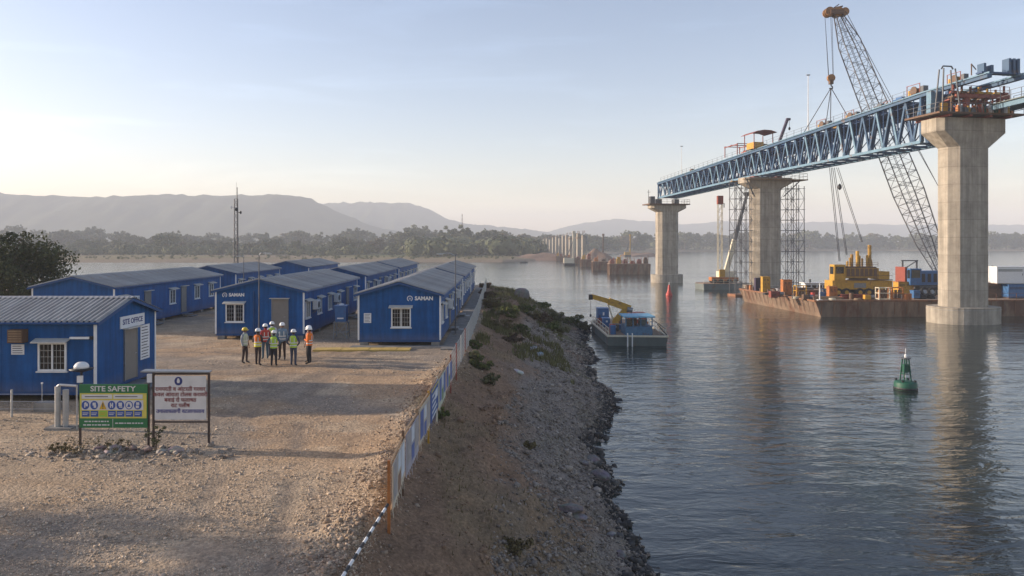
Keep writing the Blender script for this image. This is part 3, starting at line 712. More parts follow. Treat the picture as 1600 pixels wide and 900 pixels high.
cabin('blue cabin standing directly behind the long cabin near the bush', -28.6, 71.5, 5.4, 14, 0, side_row(5, 14, ac=(1,)))
cabin('blue cabin at the far end of the row nearest the mast', -26.4, 90, 5.4, 16, 0, side_row(4, 16, ac=()), False)

# ---------------------------------------------------------------- ground fittings of the yard
p = MB(); p.prism([(-3.42,40.6),(-2.15,40.6),(-2.05,64),(-2.3,97),(-3.42,97)], -.2, .07); kind(p.build('concrete_path', G['block']), 'structure')
p = MB(); p.prism([(-8.6,41.35),(-3.44,41.35),(-3.44,42.22),(-8.6,42.22)], -.2, .05); kind(p.build('concrete_apron', G['block']), 'structure')
mt = mat('yellow mat', (.52,.36,.10), .8, var=.25, scale=2)
yt = thing('yellow_floor_mat', 'faded yellow strip of slabs on gravel before the riverside cabin', 'mat', (0,0,0))
for i in range(7):
    MB().box(-10.4+i*.76, -10.4+i*.76+.74, 40.35, 41.25, -.05, .055+.01*(i % 2)).build('slab', mt, yt)
def lamp(label, x, y, h, arm, s):
    t = thing('street_lamp', label, 'lamp post', (x, y, 0), 0, 'lamp posts among the cabins')
    MB().tube((0,0,-.3), (0,0,h), .045, .03, 8).build('pole', G['lattice'], t)
    MB().box(-.16,.16,-.16,.16,-.2,.12).build('base', G['block'], t)
    MB().path([(0,0,h-.05), (s*arm*.5,0,h+.12), (s*arm,0,h+.1)], .028).build('arm', G['galv'], t)
    hd = MB(); hd.loft([[(s*(arm+a), b, h+c) for a, b, c in ((0,-.07,.06),(0,.07,.06),(0,.07,.13),(0,-.07,.13))], [(s*(arm+a), b, h+c) for a, b, c in ((.5,-.12,.04),(.5,.12,.04),(.5,.12,.10),(.5,-.12,.10))]])
    hl = hd.build('lamp_head', G['galv'], t)
    MB().box(min(s*(arm+.12),s*(arm+.46)), max(s*(arm+.12),s*(arm+.46)), -.08,.08,h+.025,h+.042).build('lens', G['white'], hl)
lamp('lamp post with arm in front of the cabin with grey door', -14.75, 44.6, 5.2, .25, 1)
lamp('lamp post beside the concrete path and riverside cabin', -3.0, 47, 5.15, .7, -1)
lamp('short lamp post between the middle and back cabin rows', -24.6, 70, 4.6, .2, -1)

t = thing('lattice_mast', 'slim grey lattice mast with antennas behind the cabins', 'mast', (-31.8, 88, 0))
for k, (a, b) in enumerate(((0,.3),(-.26,-.15),(.26,-.15))): MB().tube((a,b,-.2),(a*.8,b*.8,11.2 if k else 12.6),.06,.045,6).build('leg', G['lattice'], t)
br = MB()
P3 = [(0,.3),(-.26,-.15),(.26,-.15)]
for i in range(14):
    z0, z1 = i*.8, i*.8+.8
    for j in range(3):
        a, b = P3[j], P3[(j+1) % 3]; f = 1-.2*z0/11.2
        br.tube((a[0]*f,a[1]*f,z0),(b[0]*f,b[1]*f,z1),.026,.026,5); br.tube((a[0]*f,a[1]*f,z1),(b[0]*f,b[1]*f,z1),.015,.015,5)
br.build('bracing', G['lattice'], t)
for a, z in ((0,9.9),(2.2,9.6),(4.3,10.2)):
    d = Vector((math.cos(a-1.2), math.sin(a-1.2), 0)); o = MB(); c = Vector((0,0,z))+d*.5
    o.loft([[c+d*e+Vector((0,0,1))*r_*math.cos(6.283*i/12)+d.cross(Vector((0,0,1)))*r_*math.sin(6.283*i/12) for i in range(12)] for e, r_ in ((0,.05),(.05,.13),(.1,.2))]); o.tube(Vector((0,0,z)), c, .04)
    o.build('dish_antenna', G['black'] if a < 4 else G['white'], t)
MB().tube((0,0,11.0),(0,0,13.2),.02).build('whip_antenna', G['galv'], t)

t = thing('water_tank', 'blue square water tank on a steel stand in the cabin alley', 'water tank', (-10.05, 46, 0))
for sx in (-1,1):
    for sy in (-1,1): MB().bar((sx*.42,sy*.42,-.1),(sx*.36,sy*.36,1.0),.06).build('leg', G['grey'], t)
st = MB()
for z in (.35,.98):
    for q in (-1,1): st.bar((q*.4,-.4,z),(q*.4,.4,z),.05); st.bar((-.4,q*.405,z),(.4,q*.405,z),.05)
st.bar((-.4,-.41,.05),(.4,-.41,.95),.03); st.bar((.4,-.415,.05),(-.4,-.415,.95),.03); st.build('stand_brace', G['grey'], t)
tb = MB(); tb.prism([(-.36,-.36),(.36,-.36),(.36,.36),(-.36,.36)], 1.02, 1.95, inset=.88); tk = tb.build('tank', G['machblue'], t)
MB().box(-.4,.4,-.4,.4,1.955,2.03).build('lid', G['machblue'], tk); MB().lathe([(.17,2.03),(.17,2.1),(.05,2.13)]).build('cap', G['white'], tk)
MB().box(-.2,.2,-.372,-.34,1.2,1.28).build('label_strip', G['white'], tk)

t = thing('condenser_unit', 'white condenser unit on gravel by the site office corner', 'air conditioner', (-16.9, 34.2, 0))
MB().box(-.45,.45,-.18,.18,.12,.78).build('casing', G['white'], t)
for q in (-.3,.3): MB().box(q-.05,q+.05,-.22,.22,-.1,.117).build('foot', G['grey'], t)
o = MB(); o.loft([[Vector((-.1+.24*math.cos(6.283*i/16), -.185-.01*k, .46+.24*math.sin(6.283*i/16))) for i in range(16)] for k in range(2)]); o.build('fan_grille', G['black'], t)

# dome lamp post
t = thing('dome_post', 'white domed fitting on a dark disc before the office wall', 'post lamp', (-15.1, 26.4, 0))
MB().tube((0,0,-.2),(0,0,1.3),.05,.04).build('post', G['black'], t)
MB().lathe([(.08,1.28),(.38,1.36),(.40,1.40),(.2,1.43)], n=20).build('disc', G['black'], t, True)
MB().lathe([(.25,1.42),(.245,1.50),(.2,1.58),(.12,1.635),(.01,1.65)], n=20).build('dome', G['white'], t, True)
MB().box(-.09,.09,-.13,-.04,.92,1.16).build('switch_box', G['white'], t)

# low wire fence and galvanised pipe frame in front of the office
t = thing('wire_fence', 'low wire fence with thin posts in front of site office', 'fence', (0,0,0))
fx = [-24.2,-21.6,-19.0,-16.6,-14.7]
for x in fx: MB().tube((x,24.9,-.2),(x,24.9,.95),.035,.035,6).build('post', G['galv'], t)
for z in (.3,.55,.8): MB().path([(x,24.9-.03,z+(0 if i % 2 else .0)) for i,x in enumerate(fx)], .008, 5).build('wire', G['galv'], t)
t = thing('pipe_frame', 'galvanised pipe frame on a concrete pad beside the safety board', 'pipe frame', (-14.15, 23.5, 0))
MB().box(-.35,.5,-.25,.25,-.2,.05).build('pad', G['block'], t)
MB().tube((-.05,0,0),(-.05,0,1.33),.085,.085,12).build('post', G['galv'], t); MB().tube((.19,0.02,0),(.19,.02,1.22),.085,.085,12).build('post', G['galv'], t)
MB().tube((.62,-.1,-.1),(.62,-.1,1.36),.025,.025,8).build('upright', G['galv'], t)
MB().path([(-.05,0,1.33),(.02,-.02,1.38),(.62,-.1,1.36)],.04,8).build('top_rail', G['galv'], t)
t = thing('concrete_block_footing', 'small concrete block with a thin rod by the wire fence', 'concrete block', (-16.0, 25.9, 0))
MB().box(-.38,.38,-.2,.2,-.1,.32).build('block', G['block'], t); MB().tube((-.2,0,.3),(-.2,0,.95),.014).build('rod', G['galv'], t); MB().tube((-.2,0,.95),(-.2,0,1.0),.035).build('rod_cap', G['white'], t)

# ---------------------------------------------------------------- sign boards
SY = 21.4
darkp = mat('dark rusty post', (.055,.035,.028), .7, var=.3)
def sp(px, py): return place(px, py, SY)
sgreen = mat('sign green', (.022,.16,.055), .5, var=.12); syel = mat('sign yellow', (.62,.52,.10), .5, var=.12); sblue = mat('sign blue', (.03,.08,.30), .5, var=.1)
swhite = mat('sign white', (.62,.60,.58), .5, var=.12, scale=2.5); slime = mat('sign lime', (.30,.50,.06), .5, var=.1); samb = mat('sign amber', (.60,.36,.02), .5, var=.08)
t = thing('safety_sign', 'green and yellow SITE SAFETY board with round blue pictograms', 'sign board', (-11.3, SY, 0), 0)
def sxy(px, py): x, z = sp(px, py); return x+11.3, z
def srect(name, px0, py0, px1, py1, y, m, par, th=.004):
    x0, z1 = sxy(px0, py0); x1, z0 = sxy(px1, py1)
    return MB().box(x0, x1, y-th, y, z0, z1).build(name, m, par)
for px in (124.5, 239.5 if False else 231.5):
    x, _ = sxy(px, 0); MB().bar((x,.03,-.3),(x,.03,1.80),.05).build('post', darkp, t)
board = srect('board', 125, 600, 231, 668, -.005, sgreen, t, .03)
x0, z1 = sxy(125, 600); x1, z0 = sxy(231, 668)
srect('yellow_field', 126, 614, 230, 653, -.037, syel, board)
for a, b in ((129,176.5),(178.5,224)): srect('heading_strip', a, 616, b, 622.5, -.042, swhite, board)
srect('pictogram_field', 129, 625, 225, 640, -.042, swhite, board)
hl = MB()
for a, b, c in ((134,170,619.3),(181,216,619.3)):
    xa, za = sxy(a, c); xb, _ = sxy(b, c); hl.box(xa, xb, -.0475, -.0465, za-.012, za+.012)
hl.build('printed_line', ink, board)
for i in range(7):
    cx_, cz_ = sxy(135+i*13.6, 632.5)
    if i == 2:
        MB().add([(cx_-.105,-.052,cz_-.12),(cx_+.105,-.052,cz_-.12),(cx_,-.052,cz_+.12),(cx_-.105,-.048,cz_-.12),(cx_+.105,-.048,cz_-.12),(cx_,-.048,cz_+.12)],[(0,1,2),(0,3,4,1),(1,4,5,2),(2,5,3,0)]).build('warning_triangle', samb, board)
        MB().box(cx_-.012,cx_+.012,-.056,-.0525,cz_-.055,cz_+.06).box(cx_-.012,cx_+.012,-.056,-.0525,cz_-.1,cz_-.075).build('exclamation_mark', ink, board)
    else:
        o = MB(); o.loft([[Vector((cx_+.112*math.cos(6.283*k/24), y_, cz_+.125*math.sin(6.283*k/24))) for k in range(24)] for y_ in (-.052,-.0475)])
        dsk = o.build('pictogram_disc', sblue, board); q = MB(); yy = (-.0565,-.0525)
        if i == 5:
            q.loft([[Vector((cx_+.088*math.cos(6.283*k/24), y_, cz_+.1*math.sin(6.283*k/24))) for k in range(24)] for y_ in yy])
            MB().add([(cx_-.05,-.06,cz_-.05),(cx_+.05,-.06,cz_-.05),(cx_,-.06,cz_+.065)],[(0,1,2)]).build('symbol', sblue, dsk)
        elif i == 0: q.box(cx_-.03,cx_+.0,*yy,cz_-.07,cz_+.07).box(cx_+.01,cx_+.07,*yy,cz_-.03,cz_+.05).box(cx_-.01,cx_+.03,-.0569,-.0521,cz_+.02,cz_+.085)
        elif i == 1: q.box(cx_-.04,cx_+.05,*yy,cz_-.01,cz_+.075).box(cx_-.01,cx_+.06,-.0569,-.0521,cz_-.075,cz_+.0)
        elif i == 3: q.box(cx_-.045,cx_-.015,*yy,cz_-.075,cz_+.07).box(cx_+.015,cx_+.045,*yy,cz_-.075,cz_+.07).box(cx_-.03,cx_+.03,-.0569,-.0521,cz_-.02,cz_+.02)
        elif i == 4: q.box(cx_-.05,cx_+.05,*yy,cz_-.03,cz_+.075).box(cx_-.03,cx_+.06,-.0569,-.0521,cz_-.07,cz_-.04)
        else: q.box(cx_-.045,cx_+.045,*yy,cz_+.01,cz_+.085).box(cx_-.055,cx_+.035,*yy,cz_-.085,cz_-.01)
        q.build('symbol', swhite, dsk)
    c = srect('caption_tile', 129.3+i*13.6, 641.2, 141.3+i*13.6, 650.5, -.042, slime if i == 2 else sblue, board)
    w = MB()
    for k in range(2): w.box(cx_-.085, cx_+.085-.03*k, -.0475, -.0465, cz_-.235-.045*k, cz_-.218-.045*k)
    w.build('printed_line', swhite if i != 2 else samb, c)
hx, hzz = sxy(177.5, 607.4); letters('SITE SAFETY', .215, swhite, board, Matrix.Translation((hx,-.04,hzz)), bold=.004, wide=1.13)
bt = MB()
for a, b, c in ((133,172,658),(131,172,663.5),(181,225,660.8)):
    xa, za = sxy(a, c); xb, _ = sxy(b, c); k = xa
    while k < xb-.03:
        wl = rnd.uniform(.04,.14); bt.box(k, min(k+wl, xb), -.0375, -.0355, za-.018, za+.018); k += wl+.025
xa, za = sxy(177.3, 660.5); bt.box(xa-.006, xa+.006, -.0375, -.0355, za-.13, za+.12)
bt.build('printed_line', swhite, board)

t = thing('notice_sign', 'white notice board with red lines and blue emblem in dark frame', 'sign board', (-9.35, SY, 0), 0)
def sxy(px, py): x, z = sp(px, py); return x+9.35, z
for px in (240, 326.5):
    x, z = sxy(px, 582); MB().bar((x,.0,-.3),(x,.0,z+.02),.055).build('post', darkp, t)
x0, z1 = sxy(240, 584); x1, z0 = sxy(326.5, 657)
MB().bar((x0+.03,0,z0-.04),(x1-.03,0,z0-.04),.045).build('rail', darkp, t); MB().bar((x0+.03,0,z1+.0),(x1-.03,0,z1+.0),.05).build('rail', darkp, t)
cn = MB(); xa, za = sxy(222, 579.5); xb, _ = sxy(329, 579)
cn.add([(xa,-.1,za-.03),(xb,-.08,za-.045),(xb,.12,za-.03),(xa,.22,za-.01),(xa,-.1,za+.005),(xb,-.08,za-.01),(xb,.12,za+.0),(xa,.22,za+.02)],[(3,2,1,0),(4,5,6,7),(0,1,5,4),(1,2,6,5),(2,3,7,6),(3,0,4,7)]); cn.build('canopy', G['grey'], t)
board = srect('board', 243, 587, 323, 655, -.03, swhite, t, .02)
cx_, cz_ = sxy(280, 595)
em = MB(); em.loft([[Vector((cx_+.115*math.cos(6.283*k/22), y_, cz_+.125*math.sin(6.283*k/22))) for k in range(22)] for y_ in (-.056,-.052)])
e = em.build('emblem', navy, board)
MB().add([(cx_+a*.05,-.058,cz_+b*.09) for a, b in ((-.6,-.6),(.6,-.6),(.9,0),(.4,.9),(-.4,.9),(-.9,0))],[(0,1,2,3,4,5)]).build('emblem_figure', swhite, e)
dred = mat('sign red ink', (.22,.05,.05), .6, var=.1); dblu = mat('sign violet ink', (.06,.06,.24), .6, var=.1)
for i, (s, sz, m_) in enumerate((('रायपरती व ओटरती गरवार', .155, dred), ('कवल ओराता टोलस करावरी', .155, dred), ('बवाई रो फलाषठ', .155, dred), ('राट पलीष', .155, dred), ('तगालाघलागी वटलागालाय', .15, dblu))):
    cx_, cz_ = sxy(283, (607.5, 616, 624.5, 633, 642)[i])
    letters(s, sz, m_, board, Matrix.Translation((cx_, -.056, cz_)), bold=.003)
x, z = sxy(231, 590); MB().box(x-.02,x+.13,-.02,.06,z-.14,z+.1).build('small_box', poster_m, t)

# ---------------------------------------------------------------- edge fence with printed panels
t = thing('edge_fence', 'fence of printed panels and wire bays along the bank edge', 'fence', (0,0,0))
FY = [15.7,18.2,20.65,23.1,25.6,28.1,30.6]; FX = [-2.42,-2.46,-2.40,-2.32,-2.28,-2.22,-2.15]
pm = [mat('panel print beige', (.62,.53,.40), .6, var=.22, scale=2), mat('panel print slate', (.40,.37,.40), .6, var=.25, scale=2), mat('panel print sand', (.55,.47,.36), .6, var=.22, scale=2),
      mat('panel print blue', (.03,.09,.30), .5, var=.15, scale=2), mat('panel print pale green', (.50,.52,.40), .6, var=.22, scale=2), mat('panel print rose', (.58,.42,.35), .6, var=.22, scale=2)]
inks = [mat('ink blue', (.12,.16,.36), .6, var=.35), mat('ink green', (.20,.28,.15), .6, var=.3), mat('ink grey', (.40,.36,.34), .6, var=.3), mat('ink pale', (.66,.68,.70), .6, var=.2), mat('ink rust', (.34,.2,.13), .6, var=.3)]
postm = [G['orange'], G['brown'], G['wood'], G['yellow'], G['cream'], G['wood'], G['redsteel']]
for i in range(7):
    g0 = hz(FX[i], FY[i]); MB().bar((FX[i],FY[i],g0-.35),(FX[i],FY[i],1.27),.06).build('post', postm[i], t)
for i in range(6):
    a, b = Vector((FX[i],FY[i]+.12,0)), Vector((FX[i+1],FY[i+1]-.14,0)); d = (b-a); n_ = Vector((d.y,-d.x,0)).normalized()*.045
    q = random.Random(i+3); zt, zb = 1.2+q.uniform(-.14,.05), .14+q.uniform(-.08,.1)
    P = MB(); v = [a+n_, b+n_, b+n_*1.5, a+n_*1.5]
    P.add([(p_.x,p_.y,zb+.04*(k in (1,2))) for k,p_ in enumerate(v)]+[(p_.x,p_.y,zt) for p_ in v],[(3,2,1,0),(4,5,6,7),(0,1,5,4),(1,2,6,5),(2,3,7,6),(3,0,4,7)])
    pn = P.build('printed_panel', pm[i], t)
    def stripe(u0,u1,z0,z1,m_,k=1.62):
        A, B = a+d*u0, a+d*u1; S = MB()
        S.add([(A.x+n_.x*k,A.y,z0),(B.x+n_.x*k,B.y,z0),(B.x+n_.x*k,B.y,z1),(A.x+n_.x*k,A.y,z1)],[(0,1,2,3)]); S.build('printed_block', m_, pn)
    if i == 3:
        stripe(.06,.94,1.12,1.19,syel)
        for k in range(5): stripe(.14, q.uniform(.6,.9), .98-.17*k-.05, .98-.17*k+.03, inks[3])
        stripe(.5,.86,.72,1.0,inks[3],1.66)
    else:
        stripe(.05,.34,.3,1.1,inks[q.choice((0,2))]); stripe(.40,.62,.22,.62,inks[q.choice((1,0,4))]); stripe(.66,.95,.35,1.08,inks[q.choice((2,3,0))]); stripe(.4,.62,.7,1.1,inks[3])
    for z in (zt+.03, zb-.02): MB().bar((a.x,a.y,z),(b.x,b.y,z),.04).build('rail', G['wood'], t)
    # torn strips hanging below each panel
    s_ = MB()
    for k in range(9):
        u = (k+.5)/9; A = a+d*u; l = q.uniform(.05,.3); s_.add([(A.x+n_.x,A.y-.05,zb),(A.x+n_.x,A.y+.05,zb),(A.x+n_.x+.02,A.y+.02,zb-l),(A.x+n_.x+.02,A.y-.02,zb-l)],[(0,1,2,3)])
    kind(s_.build('torn_hem', pm[i], pn), 'stuff')
ys = [30.6+2.9*k for k in range(24)]
def fxx(y): return float(np.interp(y, [30.6,42,56,97,110], [-2.15,-1.95,-1.9,-2.1,-2.4]))
for i, y in enumerate(ys[1:]):
    x = fxx(y); MB().tube((x,y,hz(x,y)-.3),(x,y,1.35),.035,.035,6).build('post', G['redsteel'] if i in (0,2) else G['galv'], t)
for i in range(len(ys)-1):
    y0, y1 = ys[i], ys[i+1]; w = MB(); X0, X1 = fxx(y0), fxx(y1)
    for z in np.arange(.1,1.31,.2): w.bar((X0,y0,z),(X1,y1,z),.012)
    nv = 13 if i < 8 else 7
    for k in range(1, nv):
        u = k/nv; w.bar((X0+(X1-X0)*u,y0+(y1-y0)*u,.08),(X0+(X1-X0)*u,y0+(y1-y0)*u,1.3),.010)
    w.build('wire_mesh', G['galv'], t)
# striped barrier rope going down from the first post
t = thing('striped_barrier_pole', 'black and white striped pole slanting down from the first fence post', 'barrier pole', (0,0,0))
A, B = Vector((-2.43,15.6,.36)), Vector((-2.82,12.2,.1))
for k in range(16):
    MB().tube(A.lerp(B,k/16), A.lerp(B,(k+1)/16), .032,.032,8).build('stripe', G['white'] if k % 2 else G['black'], t)
MB().tube(B, B+(B-A).normalized()*.22,.034,.034,8).build('end_sleeve', G['yellow'], t)
# ---------------------------------------------------------------- people
skin = mat('skin', (.20,.105,.065), .6, var=.08); shoe = mat('dark shoes', (.02,.018,.016), .6, var=.2); hairm = mat('black hair', (.01,.009,.008), .6)
refl = mat('reflective tape', (.62,.63,.60), .4, var=.05)
def cloth(n, c): return mat(n, c, .85, var=.15, scale=9, bump=.25, bscale=18)
PM = {}
for n, c in dict(navy=(.025,.03,.055), black=(.018,.018,.022), brown=(.05,.032,.028), slate=(.045,.055,.09), greyshirt=(.26,.29,.33), blueshirt=(.16,.24,.31), white=(.5,.5,.52), red=(.35,.03,.03),
                 lime=(.42,.60,.06), orange=(.72,.17,.02), yellow=(.66,.62,.06), pale=(.50,.56,.40), redv=(.48,.06,.04), pink=(.5,.30,.25), teal=(.05,.10,.14)).items(): PM[n] = cloth('cloth '+n, c)
helm_w = mat('white helmet', (.78,.78,.76), .35, var=.05); helm_y = mat('yellow helmet', (.60,.45,.03), .35, var=.05)
def person(label, x, y, face, shirt, trouser, vest, helmet, arms='down', h=1.72, band=None, stride=.0):
    s = h/1.72; q = random.Random(label)
    t = thing('person', label, 'person', (x, y, hz(x, y)+.01), R(face), 'workers standing in the yard'); t.scale = (s, s, s)
    w = .02; st = stride
    J = {'pel':(0,0,.94),'spi':(0,.01,1.12),'che':(0,.015,1.32),'nek':(0,.01,1.47),'hdb':(0,-.005,1.54),'hdm':(0,-.015,1.62),'hdt':(0,-.005,1.71)}
    rad = {'pel':(.145,.115),'spi':(.135,.105),'che':(.165,.115),'nek':(.06,.06),'hdb':(.068,.08),'hdm':(.078,.095),'hdt':(.06,.07)}
    E = [('pel','spi','s'),('spi','che','s'),('che','nek','s'),('nek','hdb','k'),('hdb','hdm','k'),('hdm','hdt','k')]
    for k, sg in (('l',1),('r',-1)):
        f = st*sg
        J.update({'hip'+k:(.09*sg,0,.88),'kne'+k:(.105*sg,-.02-f*.5,.49),'ank'+k:(.115*sg,.02-f,.085),'toe'+k:(.14*sg,-.15-f,.035)})
        rad.update({'hip'+k:(.095,.1),'kne'+k:(.066,.07),'ank'+k:(.05,.052),'toe'+k:(.042,.035)})
        E += [('pel','hip'+k,'t'),('hip'+k,'kne'+k,'t'),('kne'+k,'ank'+k,'t'),('ank'+k,'toe'+k,'f')]
        if arms == 'cross' or (arms == 'one' and sg > 0): el, wr, hd = (.25*sg,.04,1.13), (.06*sg,-.20,1.16), (-.03*sg,-.215,1.19)
        elif arms == 'hip': el, wr, hd = (.33*sg,.07,1.16), (.19*sg,-.04,1.0), (.15*sg,-.07,.97)
        else: el, wr, hd = (.235*sg,.03,1.15), (.25*sg,-.05,.90), (.25*sg,-.07,.82)
        J.update({'sho'+k:(.175*sg,.015,1.405),'elb'+k:el,'wri'+k:wr,'han'+k:hd})
        rad.update({'sho'+k:(.068,.07),'elb'+k:(.048,.05),'wri'+k:(.034,.036),'han'+k:(.042,.028)})
        E += [('che','sho'+k,'s'),('sho'+k,'elb'+k,'s'),('elb'+k,'wri'+k,'s' if q.random() < .6 else 'k'),('wri'+k,'han'+k,'k')]
    names = list(J); me = bpy.data.meshes.new('body')
    me.from_pydata([J[n] for n in names], [(names.index(a), names.index(b)) for a, b, _ in E], [])
    o = bpy.data.objects.new('body', me); COL.objects.link(o)
    md = o.modifiers.new('skin', 'SKIN'); md.use_smooth_shade = True
    for i, n in enumerate(names):
        sv = me.skin_vertices[0].data[i]; sv.radius = rad[n]; sv.use_root = (n == 'pel')
    o.modifiers.new('sub', 'SUBSURF').render_levels = 1; o.modifiers['sub'].levels = 1
    bpy.context.view_layer.update()
    bm_ = bpy.data.meshes.new_from_object(o.evaluated_get(bpy.context.evaluated_depsgraph_get()))
    bpy.data.objects.remove(o); bpy.data.meshes.remove(me)
    # nose, ears and fingers join the same surface mesh
    x_ = MB(); H = Vector(J['hdm'])
    x_.add([H+Vector(v) for v in ((-.014,-.085,-.02),(.014,-.085,-.02),(0,-.118,-.022),(0,-.088,.03))], [(0,1,2),(0,2,3),(1,3,2),(0,3,1)])
    for sg in (-1,1): x_.loft([[H+Vector((sg*(.078+.012*k), .01+.022*math.cos(6.283*i/6), -.005+.032*math.sin(6.283*i/6))) for i in range(6)] for k in range(2)])
    for k, sg in (('l',1),('r',-1)):
        c, wv = Vector(J['han'+k]), (Vector(J['han'+k])-Vector(J['wri'+k])).normalized(); side = wv.cross(Vector((sg,0,.2))).normalized()
        for fi in range(4):
            b0 = c+side*(fi-1.5)*.019+wv*.02; m0 = b0+wv*(.045,.052,.05,.038)[fi]; x_.tube(b0, m0, .009, .008, 5); x_.tube(m0, m0+(wv+Vector((-sg*.6,0,0))).normalized()*.03, .008, .006, 5)
        x_.tube(c-side*.03, c-side*.058+wv*.03, .010, .008, 5)
    ne = len(bm_.vertices); bm = bmesh.new(); bm.from_mesh(bm_)
    vs = [bm.verts.new(v) for v in x_.v]
    for f in x_.f: bm.faces.new([vs[i] for i in f])
    bmesh.ops.recalc_face_normals(bm, faces=bm.faces); bm.to_mesh(bm_); bm.free()
    bm_.materials.clear()
    for m_ in (skin, PM[shirt], PM[trouser], shoe, ink): bm_.materials.append(m_)
    seg = [(Vector(J[a]), Vector(J[b]), {'k':0,'s':1,'t':2,'f':3}[m_], (rad[a][0]+rad[b][0])/2) for a, b, m_ in E]
    mi = []
    for p_ in bm_.polygons:
        c = p_.center; best = None
        for a, b, m_, r_ in seg:
            d = b-a; u = max(0, min(1, (c-a).dot(d)/d.length_squared)); dist = (c-(a+d*u)).length-r_
            if best is None or dist < best[0]: best = (dist, m_)
        k = best[1]
        if k in (0,) and c.z < 1.44 and abs(c.x) < .16 and c.z > 1.25: k = 1
        if k == 3 and c.z > .12: k = 2
        mi.append(k)
    bm_.polygons.foreach_set('material_index', mi); bm_.polygons.foreach_set('use_smooth', [True]*len(mi)); bm_.update()
    bo = obj('body', bm_, t)
    ey = MB()
    for sg in (-1,1): ey.box(H.x+sg*.032-.012, H.x+sg*.032+.012, H.y-.094, H.y-.082, H.z+.002, H.z+.014)
    ey.build('eyes', ink, t)
    MB().box(H.x-.022, H.x+.022, H.y-.089, H.y-.08, H.z-.055, H.z-.047).build('mouth', dred, t)
    MB().lathe([(.06,1.56),(.083,1.60),(.088,1.65),(.07,1.71)], (0,.018,0), 12).build('hair', hairm, t, True)
    def ell(z, rx, ry, cy=.012, n=20): return [Vector((rx*math.cos(6.283*i/n), cy+ry*math.sin(6.283*i/n), z)) for i in range(n)]
    if vest:
        V = MB(); V.loft([ell(.90,.178,.140), ell(1.02,.172,.137), ell(1.15,.172,.138), ell(1.27,.186,.145), ell(1.36,.188,.142), ell(1.42,.17,.125), ell(1.455,.13,.10), ell(1.475,.085,.08)], cap=False)
        v = V.build('safety_vest', PM[vest], t, True)
        for z in (1.0, 1.13): MB().loft([ell(z-.025,.179,.145), ell(z+.025,.179,.146)], cap=False).build('reflective_band', refl, v, True)
        for sg in (-1,1):
            MB().add([(sg*.075,-.139,1.15),(sg*.115,-.135,1.15),(sg*.115,-.137,1.36),(sg*.075,-.14,1.36)],[(0,1,2,3)]).build('reflective_strip', refl, v)
            MB().add([(sg*.075,.160,1.15),(sg*.115,.152,1.15),(sg*.115,.158,1.36),(sg*.075,.164,1.36)],[(0,1,2,3)]).build('reflective_strip', refl, v)
        if band: MB().loft([ell(.905,.18,.147), ell(1.09,.1755,.1425)], cap=False).build('vest_hem', PM[band], v, True)
    hm = helm_y if helmet == 'y' else helm_w
    HM = MB(); HM.loft([ell(1.655,.118,.142,-.002), ell(1.70,.117,.14,-.002), ell(1.745,.10,.12,0), ell(1.775,.07,.085,0), ell(1.787,.02,.03,0)])
    he = HM.build('helmet', hm, t, True)
    B_ = MB(); B_.loft([[Vector((.135*math.cos(6.283*i/20), -.01+(.165 if math.sin(6.283*i/20) > 0 else .205)*math.sin(6.283*i/20), z)) for i in range(20)] for z in (1.645,1.66)]); B_.build('brim', hm, he, True)
    return t
# facing 0 = towards the camera
person('person in yellow helmet and pale vest, far left of the group', -12.6, 36.0, 75, 'greyshirt', 'brown', 'pale', 'y', 'down', 1.70, None, .04)
person('person in orange vest with yellow lower half seen from behind', -11.76, 35.4, 170, 'brown', 'brown', 'orange', 'w', 'cross', 1.73, 'yellow', .07)
person('person in red vest between the orange and lime vests', -12.05, 37.4, 215, 'red', 'teal', 'redv', 'w', 'down', 1.75)
person('person in lime vest and dark trousers at the centre front of the group', -10.96, 35.3, 185, 'teal', 'black', 'lime', 'w', 'hip', 1.66, None, .03)
person('person in blue grey shirt facing the others before the door', -11.16, 37.3, 8, 'blueshirt', 'brown', 'blueshirt', 'w', 'down', 1.82)
person('person in bright lime vest with blue trousers seen from behind', -10.02, 35.3, 176, 'slate', 'slate', 'lime', 'w', 'hip', 1.70, None, .05)
person('person in orange vest at the right end of the group', -9.42, 35.9, 262, 'orange', 'black', 'orange', 'w', 'one', 1.76)
person('person in pink shirt mostly hidden behind the orange vest', -9.65, 36.7, 250, 'pink', 'brown', None, 'w', 'down', 1.76)
person('person in white helmet half hidden behind the red and lime vests', -12.02, 38.4, 200, 'white', 'navy', 'lime', 'w', 'down', 1.76)
